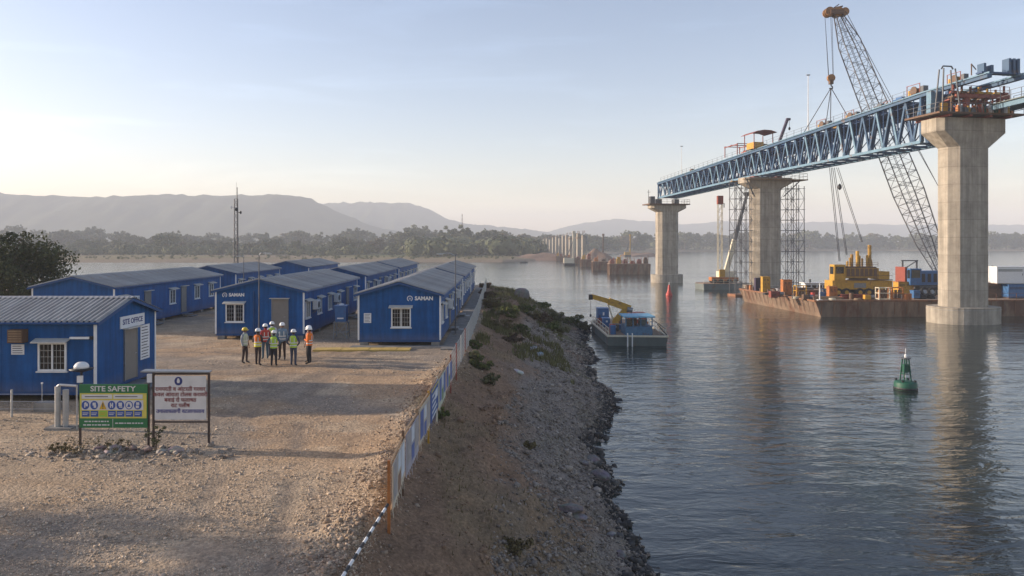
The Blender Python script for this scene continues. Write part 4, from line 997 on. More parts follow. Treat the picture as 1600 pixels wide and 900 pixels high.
# ---------------------------------------------------------------- bridge
G['hullblue'] = mat('faded boat blue', (.06,.15,.25), .6, var=.3, rust=.15)
G['dirtyyellow'] = mat('grimy yellow', (.34,.19,.03), .65, var=.4, scale=1.5, rust=.3, rustcol=(.12,.07,.04))
BP3, BP1 = Vector((42.0, 188.0, 0)), Vector((58.2, 93.0, 0)); BD = BP1-BP3
BN = Vector((BD.y, -BD.x, 0)).normalized(); BN = BN if BN.x < 0 else -BN     # towards the camera's left
BRZ = math.atan2(-BN.y, -BN.x)
def bp(t, off, z): q = BP3+BD*t+BN*off; return Vector((q.x, q.y, z))
def chrect(a, b, c): return [(-a+c,-b),(a-c,-b),(a,-b+c),(a,b-c),(a-c,b),(-a+c,b),(-a,b-c),(-a,-b+c)]
def pier(label, t, top, mid, bot, sc=1.0):
    c = bp(t, 0, 0); p = thing('bridge_pier', label, 'bridge pier', (c.x, c.y, 0), BRZ, 'concrete piers of the new bridge')
    st = [(4.25*sc*math.copysign(abs(math.cos(6.2832*i/36))**.8, math.cos(6.2832*i/36)), 3.3*sc*math.copysign(abs(math.sin(6.2832*i/36))**.9, math.sin(6.2832*i/36))) for i in range(36)]
    MB().prism(st, WATER-2.5, -2.05).build('pile_cap', G['concrete'], p)
    MB().prism([(x*1.008, y*1.008) for x, y in st], -2.38, -2.3).build('casting_joint', G['block'], p)
    sh = chrect(2.9*sc, 1.75*sc, .95*sc)
    MB().prism(sh, -2.3, bot).build('shaft', G['concrete'], p)
    # flared hammerhead
    cp = chrect(4.95*sc, 1.95*sc, .7*sc)
    rings = [[Vector((x, y, bot)) for x, y in chrect(2.93*sc, 1.78*sc, .95*sc)], [Vector((x, y, mid)) for x, y in cp], [Vector((x, y, top)) for x, y in cp]]
    MB().loft(rings).build('cap_beam', G['concrete'], p)
    return p
pier('massive concrete pier nearest the camera standing in the river', 1.0, 21.4, 19.75, 17.9)
pier('middle concrete pier flanked by scaffold towers', .5, 18.3, 17.3, 16.2, .98)
pier('small distant concrete pier under the end of the blue truss', 0.0, 15.6, 14.8, 13.8, .95)

def ztop(t): return 21.0+(25.3-21.0)*t/.955 if t < .955 else 25.3+(t-.955)*2.0
def zbot(t): return float(np.interp(t, [0,.5,.955], [17.4,18.75,19.25]))
tr_ = thing('launching_truss', 'long blue steel launching truss spanning the three concrete piers', 'truss', (0,0,0))
HW, NP, TE = 2.3, 31, .955
for s in (1, -1):
    for (t0, t1) in ((0,.25),(.25,.5),(.5,.73),(.73,TE),(TE,1.068)):
        g = MB(); g.bar(bp(t0,s*HW,ztop(t0)), bp(t1,s*HW,ztop(t1)), .62, .42); g.build('top_chord', G['steelblue'], tr_)
        f = MB(); f.bar(bp(t0,s*HW,ztop(t0)+.24), bp(t1,s*HW,ztop(t1)+.24), .95, .06); f.build('top_flange', G['paleblue'], tr_)
        f = MB(); f.bar(bp(t0,s*HW,ztop(t0)+.40), bp(t1,s*HW,ztop(t1)+.40), .14, .22); f.build('trolley_rail', G['paleblue'], tr_)
    for (t0, t1) in ((0,.25),(.25,.5),(.5,.73),(.73,TE)):
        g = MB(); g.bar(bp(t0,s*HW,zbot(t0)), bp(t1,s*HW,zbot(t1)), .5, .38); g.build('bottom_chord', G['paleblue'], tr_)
    for i in range(NP):
        ta, tb_ = TE*i/NP, TE*(i+1)/NP; tm = (ta+tb_)/2
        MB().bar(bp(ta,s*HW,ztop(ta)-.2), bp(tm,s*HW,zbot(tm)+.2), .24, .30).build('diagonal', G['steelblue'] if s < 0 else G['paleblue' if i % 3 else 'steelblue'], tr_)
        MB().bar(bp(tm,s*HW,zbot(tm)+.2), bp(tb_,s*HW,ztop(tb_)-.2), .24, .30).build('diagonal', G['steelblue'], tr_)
        MB().bar(bp(tm,s*HW,zbot(tm)+.2), bp(tm,s*HW,ztop(tm)-.2), .10, .12).build('hanger', G['deepblue'], tr_)
        MB().box(-.04,.04,-.35,.35,-.35,.35, M=Matrix.Translation(bp(tm,s*(HW+.02),zbot(tm)+.3)) @ Matrix.Rotation(BRZ,4,'Z')).build('gusset_plate', G['steelblue'], tr_)
    e = MB(); e.bar(bp(0,s*HW,zbot(0)), bp(0,s*HW,ztop(0)), .3, .3); e.bar(bp(TE,s*HW,zbot(TE)), bp(TE,s*HW,ztop(TE)), .4, .4); e.build('end_post', G['steelblue'], tr_)
for i in range(NP+1):
    ta = TE*i/NP
    MB().bar(bp(ta,HW,ztop(ta)-.35), bp(ta,-HW,ztop(ta)-.35), .3, .5).build('top_cross_beam', G['deepblue'], tr_)
    if i < NP:
        tm = TE*(i+.5)/NP; MB().bar(bp(tm,HW,zbot(tm)), bp(tm,-HW,zbot(tm)), .22, .3).build('bottom_cross_beam', G['steelblue'], tr_)
        tb_ = TE*(i+1)/NP; l = MB(); l.bar(bp(ta,HW,zbot(ta)), bp(tb_,-HW,zbot(tb_)+.03), .12); l.bar(bp(ta,-HW,zbot(ta)-.06), bp(tb_,HW,zbot(tb_)-.06), .12)
        l.build('lateral_bracing', G['steelblue'], tr_)
        k = MB(); k.bar(bp(tm,HW,zbot(tm)), bp(tm,-HW,ztop(tm)-.3), .1); k.build('sway_brace', G['deepblue'], tr_)
        MB().bar(bp(ta,0,ztop(ta)-.8), bp(tm,0,zbot(tm)+.3), .2).build('added_inner_diagonal', G['deepblue'], tr_); MB().bar(bp(tm,0,zbot(tm)+.3), bp(tb_,0,ztop(tb_)-.8), .2).build('added_inner_diagonal', G['deepblue'], tr_)  # deep blue members added between the trusses to darken the inside
for (t0, t1) in ((0,.25),(.25,.5),(.5,.73),(.73,TE)):
    q = MB(); a = [bp(t0,HW-.4,ztop(t0)-.7), bp(t0,-HW+.4,ztop(t0)-.7), bp(t1,-HW+.4,ztop(t1)-.7), bp(t1,HW-.4,ztop(t1)-.7)]
    q.add(a+[v+Vector((0,0,.06)) for v in a], [(3,2,1,0),(4,5,6,7),(0,1,5,4),(1,2,6,5),(2,3,7,6),(3,0,4,7)]); q.build('soffit_plate', G['deepblue'], tr_)
    q = MB(); q.bar(bp(t0,-HW+.8,ztop(t0)-1.15), bp(t1,-HW+.8,ztop(t1)-1.15), .3, .85); q.build('inner_beam', G['deepblue'], tr_)  # deep blue beam, made large so the truss interior reads darker

rl = MB()
for i in range(40):
    ta, tb_ = .03+.92*i/40, .03+.92*(i+1)/40
    rl.bar(bp(ta,HW+.5,ztop(ta)+.2), bp(ta,HW+.5,ztop(ta)+1.25), .045)
    for h_ in (1.2,.75): rl.bar(bp(ta,HW+.5,ztop(ta)+h_), bp(tb_,HW+.5,ztop(tb_)+h_), .03)
rl.build('walkway_railing', G['lattice'], tr_)
qq = random.Random(21)
for i in range(16):
    tt_ = .04+.9*(i+qq.random()*.6)/16; w_, d_, h_ = qq.uniform(.3,.6), qq.uniform(.4,1.1), qq.uniform(.3,.85)
    o = MB(); M_ = Matrix.Translation(bp(tt_, qq.uniform(-.6,1.2), ztop(tt_)-.05)) @ Matrix.Rotation(BRZ,4,'Z'); o.box(-w_,w_,-d_,d_,0,.35+h_, M=M_); o.box(-w_*.7,w_*.7,-d_*.6,d_*.5,.352+h_,.6+h_, M=M_)
    o.build('equipment_box', G[qq.choice(['brown','lattice','dirtyyellow','machblue','redsteel'])], tr_)
def at_t(t, off, z): return Matrix.Translation(bp(t, off, z)) @ Matrix.Rotation(BRZ, 4, 'Z')
def railing(par, pts, h=1.05, m=None, post=1.5):
    m = m or G['lattice']
    r = MB()
    for a, b in zip(pts[:-1], pts[1:]):
        a, b = Vector(a), Vector(b); n = max(1, round((b-a).length/post))
        for i in range(n+1): p_ = a.lerp(b, i/n); r.bar(p_, p_+Vector((0,0,h)), .05)
        for z in (h, h*.5): r.bar(a+Vector((0,0,z)), b+Vector((0,0,z)), .045)
    return r.build('railing', m, par)
# winches and trolleys riding on the truss
def winch(name, label, t, off, col, s=1.0):
    c = bp(t, off, ztop(t)+.52); w = thing(name, label, 'winch', c, BRZ); w.scale = (s, s, s)
    MB().box(-.9,.9,-1.5,1.5,0,.22).build('skid', G['lattice'], w)
    MB().tube((-.6,.1,.75),(.6,.1,.75),.42,.42,14).build('drum', G[col], w)
    for x in (-.68,.68): MB().tube((x-.06,.1,.75),(x+.06,.1,.75),.62,.62,16).build('drum_flange', G['brown'], w)
    MB().box(-.5,.5,.8,1.4,.22,1.0).build('motor', G['yellow'], w); MB().box(-.35,.35,-1.35,-.7,.22,1.25).build('control_box', G['lattice'], w)
    MB().bar((-.8,-1.2,.22),(-.8,-1.2,1.6),.08).bar((-.8,1.2,.22),(-.8,1.2,1.6),.08).bar((-.8,-1.2,1.55),(-.8,1.2,1.55),.07).build('guard_rail', G['redsteel'], w)
    return w
winch('truss_winch', 'small winch on the truss where the crane slings hang', .70, 0, 'brown')
winch('truss_winch', 'winch with guard rail on the truss beyond the slings', .775, 0, 'yellow', .9)
winch('truss_winch', 'orange drum winch on the truss close to the near pier', .93, .8, 'orange', 1.0)
winch('truss_winch', 'low winch on the truss behind the crane boom', .86, 0, 'brown', .6)
winch('truss_winch', 'yellow winch above the near pier', 1.0, .6, 'yellow', .9)

# support frame over the near pier
c = bp(1, 0, 21.4); s_ = thing('launching_support', 'red steel support frame with railed platform on the near pier', 'support frame', c, BRZ)
MB().box(-5.9,6.1,-3.0,3.0,.30,.52).build('platform', G['brown'], s_)
for x in (-4.2,-1.4,1.4,4.2): MB().bar((x,-2.9,.14),(x,2.9,.14),.3,.28).build('platform_beam', G['redsteel'], s_)
railing(s_, [(-5.8,-2.9,.52),(6.0,-2.9,.52),(6.0,2.9,.52),(-5.8,2.9,.52),(-5.8,-2.9,.52)], 1.1)
for x in (-.9, 3.9):
    for y in (-1.5,1.5):
        MB().box(x-.28,x+.28,y-.28,y+.28,.52,2.75).build('tower_leg', G['redsteel'], s_)
    b = MB(); b.bar((x,-1.5,.7),(x,1.5,2.5),.12); b.bar((x,1.5,.7),(x,-1.5,2.5),.12); b.build('tower_brace', G['redsteel'], s_)
for y in (-1.7,1.7): MB().bar((-2.6,y,2.75),(5.0,y,2.75),.4,.5).build('cross_girder', G['redsteel'], s_)
for y in (-1.0,1.0): MB().bar((-3.2,y,3.2),(4.6,y,3.2),.5,.42).build('slide_beam', G['deepblue'], s_)
for x, m in ((-4.6,'paleblue'),(-3.6,'steelblue')): MB().box(x-.28,x+.28,-.4,.4,.52,3.5).build('blue_leg', G[m], s_)
q = random.Random(3)
for i in range(16):
    x, y = -2.8+i*.52, q.uniform(-2.5,-1.9); h = q.uniform(.5,1.25); w = q.uniform(.12,.28)
    o = MB(); o.box(x-w,x+w,y-.2,y+.2,.53,.53+h*.75); o.box(x-w*.6,x+w*.6,y-.14,y+.14,.53+h*.75,.53+h); o.build('jack', G[q.choice(['white','yellow','redsteel','lattice','orange','green'])], s_)
for x in (-3.0,-1.9,.4,1.6,2.8,4.7):
    o = MB(); o.bar((x,-1.55,.55),(x,-1.55,2.6),.16); o.bar((x,1.55,.55),(x,1.55,2.6),.16); o.bar((x,-1.9,2.62),(x,1.9,2.62),.2); o.build('cross_frame', G[q.choice(['redsteel','deepblue','brown'])], s_)
for z in (1.1,1.9): MB().bar((-3.2,-1.62,z),(5.0,-1.62,z),.09).bar((-3.2,1.62,z),(5.0,1.62,z),.09).build('tie_rail', G['redsteel'], s_)
for i in range(8):
    x = -3.4+i*1.15; o = MB(); o.box(x-.4,x+.4,-1.0,.6,.53,.53+q.uniform(.6,1.6)); o.build('hydraulic_unit', G[q.choice(['machblue','brown','lattice','redsteel','yellow'])], s_)
for i in range(7):
    x = -2.8+i*1.2; o = MB(); o.box(x-.3,x+.3,-2.0,-1.2,3.02,3.3); o.tube((x,-1.6,3.3),(x,-1.6,3.3+q.uniform(.3,.9)),.13); o.build('jack', G[q.choice(['yellow','lattice','brown','redsteel'])], s_)
railing(s_, [(-3.2,-1.9,3.0),(4.9,-1.9,3.0)], 1.0, G['redsteel'], 1.3)
c = bp(1.02, 4.0, 21.9); p_ = thing('portal_frame', 'grey tubular portal frame standing tall at the platform edge', 'frame', c, BRZ)
for x, m in ((-.9,'leg'),(1.1,'leg')):
    for y in (-.6,.6): MB().path([(x*1.25,y,0),(x*.8,y*.6,5.4)], .09, 8).build('leg', G['lattice'], p_)
MB().path([(-.72,0,5.4),(-.5,0,5.75),(.65,0,5.75),(.88,0,5.4)], .09, 8).build('top_tube', G['lattice'], p_)
MB().path([(-.95,.4,2.9),(1.1,.4,2.9)],.06,6).path([(-1.0,-.4,1.2),(.9,-.4,3.0)],.06,6).build('cross_tube', G['lattice'], p_)
# blue end block on the truss nose
c = bp(1.055, 0, ztop(1.055)+.5); n_ = thing('truss_nose_block', 'bright blue anchor plates at the overhanging nose of the truss', 'anchor block', c, BRZ)
for i, (x, h) in enumerate(((-2.2,1.2),(-1.2,1.0),(1.2,1.9),(1.8,1.9),(2.4,1.9))): MB().box(x-.16,x+.16,-.5,.5,0,h).build('anchor_plate', G['steelblue'], n_)
MB().bar((-2.6,0,.12),(2.7,0,.12),.9,.2).build('base_plate', G['deepblue'], n_)
MB().bar((-2.5,1.2,.1),(-2.5,1.2,1.5),.1).bar((-2.5,1.2,1.45),(-.6,2.6,1.2),.09).build('stay', G['brown'], n_)
# girder of the next span leaving the picture
g = thing('next_span_girder', 'grey green walkway girder leaving the near pier past the picture edge', 'girder', (0,0,0))
for off in (-1.6,-4.2):
    MB().bar(bp(1.03,off,22.5), bp(1.32,off,23.1), .4, .55).build('girder_beam', G['paleblue'], g)
a = [bp(1.03,-1.2,22.85), bp(1.03,-4.6,22.85), bp(1.32,-4.6,23.45), bp(1.32,-1.2,23.45)]
MB().add(a+[v+Vector((0,0,.12)) for v in a], [(3,2,1,0),(4,5,6,7),(0,1,5,4),(1,2,6,5),(2,3,7,6),(3,0,4,7)]).build('walkway_deck', G['hullgrey'], g)
railing(g, [bp(1.03,-1.25,22.97), bp(1.32,-1.25,23.57)], 1.1); railing(g, [bp(1.03,-4.55,22.97), bp(1.32,-4.55,23.57)], 1.1)

# works on the middle pier
c = bp(.5, 0, 18.3); s_ = thing('pier_work_platform', 'timber work platform with struts around the middle pier head', 'platform', c, BRZ)
MB().box(-5.6,7.2,-2.9,-2.05,-.55,-.35).build('walkway', G['wood'], s_); MB().box(-5.6,7.2,2.05,2.9,-.55,-.35).build('walkway', G['wood'], s_); MB().box(5.0,7.2,-2.04,2.04,-.55,-.35).build('walkway', G['wood'], s_)
railing(s_, [(-5.5,-2.8,-.35),(7.1,-2.8,-.35),(7.1,2.8,-.35)], 1.1)
for x in (-5.0,5.8):
    for y in (-2.5,2.5): MB().bar((x,y,-.6),(math.copysign(2.95,x),y*.6,-3.6),.18).build('strut', G['lattice'], s_)
for x in (-2.4,2.4): MB().box(x-.5,x+.5,-1.2,1.2,0.0,.28).build('bearing_block', G['redsteel'], s_)
c = bp(.5, 1.2, ztop(.5)+.55); s_ = thing('canopy_shed', 'open shed with curved dark roof on top of the truss', 'shed', c, BRZ)
for x in (-2.0,1.8):
    for y in (-1.8,1.8): MB().bar((x,y,-.2),(x,y,2.9),.12).build('post', G['redsteel'], s_)
rf = MB(); pr = [(-2.5,2.7),(-1.6,3.15),(-.2,3.4),(1.2,3.35),(2.4,3.0)]
rf.loft([[Vector((x,y,z)) for x,z in pr]+[Vector((x,y,z-.08)) for x,z in pr[::-1]] for y in (-2.3,2.3)]); rf.build('roof', G['redsteel'], s_)
MB().box(-1.8,.2,-1.4,1.4,0,1.2).build('control_cabinet', G['yellow'], s_); MB().box(.4,1.6,-1.0,1.0,0,.9).build('generator', G['brown'], s_)
c = bp(.42, 1.4, ztop(.42)+.45); s_ = thing('red_frame', 'red oxide gantry frame on the truss beside the open shed', 'frame', c, BRZ)
for x in (-1.6,1.6):
    for y in (-2.6,2.6): MB().bar((x,y,0),(x,y,2.0),.14).build('post', G['redsteel'], s_)
for x in (-1.6,1.6): MB().bar((x,-2.8,2.05),(x,2.8,2.05),.16).build('beam', G['redsteel'], s_)
for y in (-2.6,0,2.6): MB().bar((-1.7,y,2.2),(1.7,y,2.2),.14).build('joist', G['redsteel'], s_)
c = bp(.545, -.4, ztop(.545)+.45); s_ = thing('deck_jib', 'small dark slanting jib crane on the truss', 'jib crane', c, BRZ)
MB().box(-.6,.6,-.8,.8,0,.7).build('base', G['lattice'], s_); MB().bar((0,0,.6),(1.7,0,5.0),.42,.42).build('boom', G['purple'], s_); MB().box(1.5,2.2,-.25,.25,4.8,5.2).build('boom_head', G['purple'], s_)
MB().tube((2.1,0,4.8),(2.1,0,3.6),.03).build('rope', G['cable'], s_); MB().lathe([(.05,3.6),(.2,3.4),(.2,3.15),(.05,2.95)], (2.1,0,0), 10).build('hook_block', G['black'], s_)
# small works on the distant pier
c = bp(0, 0, 15.6); s_ = thing('far_pier_platform', 'dark work platform with rails on the distant pier head', 'platform', c, BRZ)
MB().box(-5.6,5.2,-2.6,2.6,.02,.3).build('platform', G['brown'], s_)
railing(s_, [(-5.5,-2.5,.3),(5.1,-2.5,.3),(5.1,2.5,.3)], 1.1); MB().box(-2.9,-1.7,-1,1,.3,1.5).build('bearing_tower', G['lattice'], s_); MB().box(1.7,2.9,-1,1,.3,1.5).build('bearing_tower', G['lattice'], s_)
MB().box(-4.6,-3.4,-.6,.6,.3,2.2).build('control_box', G['lattice'], s_); MB().bar((-4.9,0,.3),(-4.9,0,3.9),.1).bar((-5.3,0,3.3),(-4.4,0,3.3),.08).build('rod', G['lattice'], s_)
def thin_mast(label, t, off, h):
    c = bp(t, off, ztop(t)+.3); m_ = thing('light_mast', label, 'mast', c, 0, 'light masts on the truss')
    MB().box(-.25,.25,-.25,.25,0,.3).build('base', G['lattice'], m_); MB().tube((0,0,.2),(0,0,h),.09,.05,6).build('pole', G['white'], m_); MB().box(-.3,.3,-.1,.1,h,h+.18).build('lamp', G['galv'], m_)
thin_mast('thin pale mast on the truss above the distant pier', .12, 1, 7.2); thin_mast('thin pale mast on the truss beside the crane slings', .665, 1.0, 10.0)

# ---------------------------------------------------------------- scaffold towers
def scaffold(label, x, y, w, d, z0, z1):
    t = thing('scaffold_tower', label, 'scaffold', (x, y, 0), BRZ, 'scaffold towers at the middle pier')
    nxs = [-w/2, -w/6, w/6, w/2]
    for a in nxs:
        for b in (-d/2, d/2): MB().tube((a,b,z0),(a,b,z1+q.uniform(0,1.2)),.07,.07,6).build('standard', G['lattice'], t)
    n = int((z1-z0)/2.0)
    for i in range(1, n+1):
        z = z0+i*2.0; l = MB()
        for b in (-d/2, d/2): l.bar((-w/2-.2,b,z),(w/2+.2,b,z),.07)
        for a in nxs: l.bar((a,-d/2,z+.06),(a,d/2,z+.06),.06)
        l.build('ledger', G['lattice'], t)
        k = MB()
        for j in range(3):
            a, b = nxs[j], nxs[j+1]; s = 1 if (i+j) % 2 else -1
            k.bar((a if s > 0 else b, -d/2, z-2), (b if s > 0 else a, -d/2, z), .05); k.bar((b if s > 0 else a, d/2, z-2), (a if s > 0 else b, d/2, z), .05)
        k.build('brace', G['lattice'], t)
    MB().box(-w/2-.3,w/2+.3,-d/2-.3,d/2+.3,z0-.5,z0).build('footing_raft', G['rust'], t)
scaffold('dark scaffold tower on the barge side of the middle pier', 55.6, 141.2, 3.4, 2.6, WATER+.4, 16.6)
scaffold('dark scaffold tower on the shore side of the middle pier', 45.2, 139.6, 3.2, 2.6, WATER+.4, 16.4)

# ---------------------------------------------------------------- the main barge
BZ = -2.0
b_ = thing('work_barge', 'big rusty flat work barge moored behind the near pier', 'barge', (0,0,0))
hull = [(42.3,99.4),(86,101.2),(85,129),(40.6,126)]
H = MB(); top = [Vector((x,y,BZ-.02)) for x,y in hull]; bot = [Vector((x+(1.2 if i in (0,3) else 0), y+(.25 if i < 2 else -.2), WATER-1.0)) for i,(x,y) in enumerate(hull)]
H.add(bot+top, [(0,1,5,4),(1,2,6,5),(2,3,7,6),(3,0,4,7),(3,2,1,0)]); H.build('hull', G['hullrust'], b_)
D_ = MB(); D_.add(top+[v+Vector((0,0,.06)) for v in top], [(4,5,6,7),(0,1,5,4),(1,2,6,5),(2,3,7,6),(3,0,4,7)]); D_.build('deck', G['deck'], b_)
for i in range(4):
    a, c = top[i], top[(i+1) % 4]; MB().bar(a+Vector((0,0,.10)), c+Vector((0,0,.10)), .28, .22).build('rubbing_strake', G['rust'], b_)
for i in range(18):
    u = (i+.5)/18; a = top[3].lerp(top[0], u); bb = bot[3].lerp(bot[0], u); MB().bar(a+Vector((-.05,0,0)), a+Vector((.3,0,-1.5)), .06, .06).build('hull_rib', G['hullrust'], b_)
for i in range(26):
    u = (i+.5)/26; a = top[0].lerp(top[1], u); bb = bot[0].lerp(bot[1], u); MB().bar(a+Vector((0,-.05,0)), a+Vector((0,.02,-1.7)), .06, .06).build('hull_rib', G['rust'], b_)
for i in range(9):
    u = (i+.5)/9; a = top[3].lerp(top[0], u)+Vector((.5,0,.06)); o = MB(); o.tube(a, a+Vector((0,0,.5)), .16, .13, 10); o.tube(a+Vector((0,0,.5)), a+Vector((0,0,.58)), .22, .2, 10); o.build('bollard', G['brown'], b_)
DZ = BZ+.045
def cabinet(name, label, px0, px1, h, Y, m, d=None, cat='cabinet', legs=.12, m2=None, rz=0):
    x0, _ = place(px0, 0, Y); x1, _ = place(px1, 0, Y); w = x1-x0; d = d or w*.9
    t = thing(name, label, cat, ((x0+x1)/2, Y+d/2, DZ), rz); m2 = m2 or m
    for sx in (-1,1): MB().bar((sx*(w/2-.12),-d/2,legs/2),(sx*(w/2-.12),d/2,legs/2),.14,legs).build('skid', G['brown'], t)
    B = MB(); B.box(-w/2,w/2,-d/2,d/2,legs,h-.1); bo = B.build('casing', G[m], t)
    MB().box(-w/2-.05,w/2+.05,-d/2-.05,d/2+.05,h-.097,h).build('roof_plate', G[m2], t)
    nd = 2 if w > .9 else 1
    for i in range(nd):
        a = -w/2+.07+i*(w-.14)/nd; e = a+(w-.14)/nd-.05
        dd = MB().box(a,e,-d/2-.035,-d/2,legs+.08,h-.2).build('door', G[m], t)
        MB().box(e-.12,e-.07,-d/2-.07,-d/2-.035,legs+.45*h,legs+.55*h).build('handle', G['black'], dd)
        v = MB()
        for k in range(4): v.box(a+.08,e-.08,-d/2-.05,-d/2-.0355,h-.42-.09*k,h-.38-.09*k)
        v.build('vent', G['black'], dd)
    for sx in (-1,1):
        MB().box(sx*w/2-.04,sx*w/2+.04,-d/2-.045,-d/2+.04,legs,h-.1).build('corner_post', G[m2], t)
        MB().tube((sx*(w/2-.12),0,h),(sx*(w/2-.12),0,h+.12),.04).build('lifting_eye', G['black'], t)
    return t
cabinet('equipment_cabinet', 'tall dark plum cabinet at the barge end', 1181, 1190, 2.2, 119.5, 'purple')
cabinet('equipment_cabinet', 'tall yellow cabinet at the barge end', 1192, 1203, 2.6, 116, 'yellow')
cabinet('equipment_cabinet', 'tall orange cabinet on the barge before the middle pier', 1224, 1237, 2.4, 110, 'orange')
cabinet('equipment_cabinet', 'orange box standing alone mid deck on the barge', 1296, 1308, 1.7, 105, 'orange')
cabinet('generator_set', 'yellow generator box left of the blue machine on the barge', 1404, 1427, 2.0, 112, 'yellow', 1.6, 'generator', m2='orange')
cabinet('shipping_container', 'orange container behind the near pier on the barge', 1544, 1563, 4.2, 109, 'orange', 5.0, 'container')
cabinet('shipping_container', 'blue container under the white cabin on the barge', 1576, 1640, 2.0, 104.5, 'machblue', 2.6, 'container')
cabinet('store_box', 'brown store box beside the blue container on the barge', 1544, 1575, 2.0, 106, 'brown', 2.4, 'box')
t = cabinet('white_cabin', 'white container cabin on top of the blue container', 1558, 1640, 2.5, 104.9, 'white', 2.4, 'container'); t.location.z = DZ+2.02
def pallet_frame(label, px0, px1, h, Y, m):
    x0, _ = place(px0,0,Y); x1, _ = place(px1,0,Y); w = x1-x0; d = 1.0; t = thing('steel_rack', label, 'rack', ((x0+x1)/2, Y+d/2, DZ))
    for sx in (-1,1):
        for sy in (-1,1): MB().bar((sx*w/2,sy*d/2,0),(sx*w/2,sy*d/2,h),.12).build('post', G[m], t)
    for z in (.15,h*.55,h-.06):
        for sy in (-1,1): MB().bar((-w/2+.06,sy*d/2,z),(w/2-.06,sy*d/2,z),.1).build('rail', G[m], t)
        for sx in (-1,1): MB().bar((sx*w/2,-d/2+.06,z),(sx*w/2,d/2-.06,z),.1).build('end_rail', G[m], t)
    for i in range(3): MB().tube((-w/2+.25+i*(w-.5)/2,0,.22),(-w/2+.25+i*(w-.5)/2,0,h*.8),.18,.18,10).build('cylinder_bottle', G['brown' if i else 'orange'], t)
pallet_frame('pale steel rack with gas bottles at the barge front edge', 1374, 1390, 1.75, 101.5, 'cream')
pallet_frame('orange steel rack with gas bottles at the barge front edge', 1394, 1411, 1.75, 101.6, 'orange')
pallet_frame('yellow steel rack on the barge left of the white launch', 1245, 1260, 1.7, 107, 'yellow')
# drums, tyres, bundles
def drum(label, px, Y, m):
    x, _ = place(px,0,Y); t = thing('oil_drum', label, 'drum', (x,Y,DZ), 0, 'oil drums on the barge')
    MB().lathe([(.29,0),(.3,.02),(.29,.04),(.285,.28),(.3,.3),(.285,.32),(.285,.58),(.3,.6),(.285,.62),(.29,.86),(.3,.88),(.29,.9)], n=14).build('barrel', G[m], t); MB().tube((.12,0,.89),(.12,0,.93),.04).build('bung', G['black'], t)
for px, Y, m, l in ((1210,112,'brown','brown drum between the yellow and orange cabinets'),(1214.5,113,'white','white drum between the yellow and orange cabinets'),(1270,104,'red','red drum by the barge corner'),(1283,110,'white','white drum mid deck beside the orange box'),(1286,112,'machblue','blue drum mid deck behind the orange box'),
                    (1416,101.4,'orange','orange drum at the front edge near the near pier'),(1421,101.6,'orange','second orange drum at the front edge near the near pier'),(1168,123,'brown','brown drum at the extreme barge end'),(1173,122,'orange','orange drum at the extreme barge end'),(1330,103,'brown','brown drum in front of the yellow crane')):
    drum(l, px, Y, m)
def tyre(label, px, Y, z, r, lean=0):
    x, _ = place(px,0,Y); t = thing('fender_tyre', label, 'tyre', (x,Y,z), 0, 'tyres heaped on the barge'); t.rotation_euler = (lean, 0, rnd.uniform(0,3))
    o = MB(); n = 18
    rings = [[Vector(((r-.02-.5*w_)*math.cos(6.283*i/n),(r-.02-.5*w_)*math.sin(6.283*i/n),zz)) for i in range(n)] for w_, zz in ((.5*r,.02),(.1,.0),(0,.1),(0,.2),(.1,.3),(.5*r,.28))]
    o.loft(rings, cap=False); o.loft([rings[-1], [v+Vector((0,0,-.26)) for v in rings[-1]]], cap=False); tagged = o.build('tyre_body', G['rubber'], t)
    MB().tube((0,0,.09),(0,0,.2),r*.42,r*.42,12).build('rim', G['grey'], t)
for i, (px, Y, z, r, l) in enumerate(((1440,104,DZ,.7,0),(1440,104,DZ+.3,.68,.1),(1446,105,DZ,.72,0),(1447,105,DZ+.3,.7,-.1),(1453,104.5,DZ,.7,.05),(1452,104.5,DZ+.31,.68,0),(1444,104.2,DZ+.95,.7,1.2),(1456,105.5,DZ+.85,.7,1.3))):
    tyre('black tyre in the heap beside the near pier on the barge', px, Y, z, r, l)
tt = thing('timber_stack', 'low stack of pale timbers on the barge deck by the corner', 'timber', (0,0,DZ))
for i in range(8):
    x0, _ = place(1268,0,103+i*.25); MB().box(x0,x0+4.2+.3*(i % 3),103+i*.25,103.22+i*.25,0,.16+.14*(i % 2)).build('timber', G['wood'], tt)
def mach(name, label, px, Y, m):
    x, _ = place(px,0,Y); t = thing(name, label, 'pump', (x,Y,DZ))
    MB().box(-.8,.8,-.4,.4,0,.14).build('skid', G['brown'], t); MB().box(-.7,.1,-.32,.32,.14,.75).build('engine', G[m], t); MB().tube((.2,0,.45),(.7,0,.45),.28,.28,12).build('pump_casing', G['grey'], t); MB().tube((-.4,0,.75),(-.4,0,1.15),.05).build('exhaust', G['black'], t)
mach('deck_pump', 'small red pump set between the cabinets and yellow rack', 1216, 108, 'redsteel'); mach('deck_pump', 'small blue pump set by the white launch on the barge', 1288, 107, 'machblue'); mach('deck_pump', 'small brown pump set at the barge corner', 1262, 102, 'brown'); mach('deck_pump', 'small yellow pump set at the barge front by racks', 1358, 101.2, 'yellow')
def coil(label, px, Y, m):
    x, _ = place(px,0,Y); t = thing('rope_coil', label, 'rope coil', (x,Y,DZ))
    for k in range(3): MB().lathe([(.3-.04*k,.0+.1*k),(.52-.04*k,.02+.1*k),(.52-.04*k,.09+.1*k),(.3-.04*k,.1+.1*k)], n=16).build('turn', G[m], t)
coil('pale rope coil near the barge corner', 1300, 101.5, 'cream'); coil('brown rope coil before the yellow crane', 1340, 101.3, 'wood'); coil('dark rope coil near the plum cabinet', 1197, 112, 'black'); coil('pale rope coil beside the orange cabinet', 1243, 104.5, 'cream')
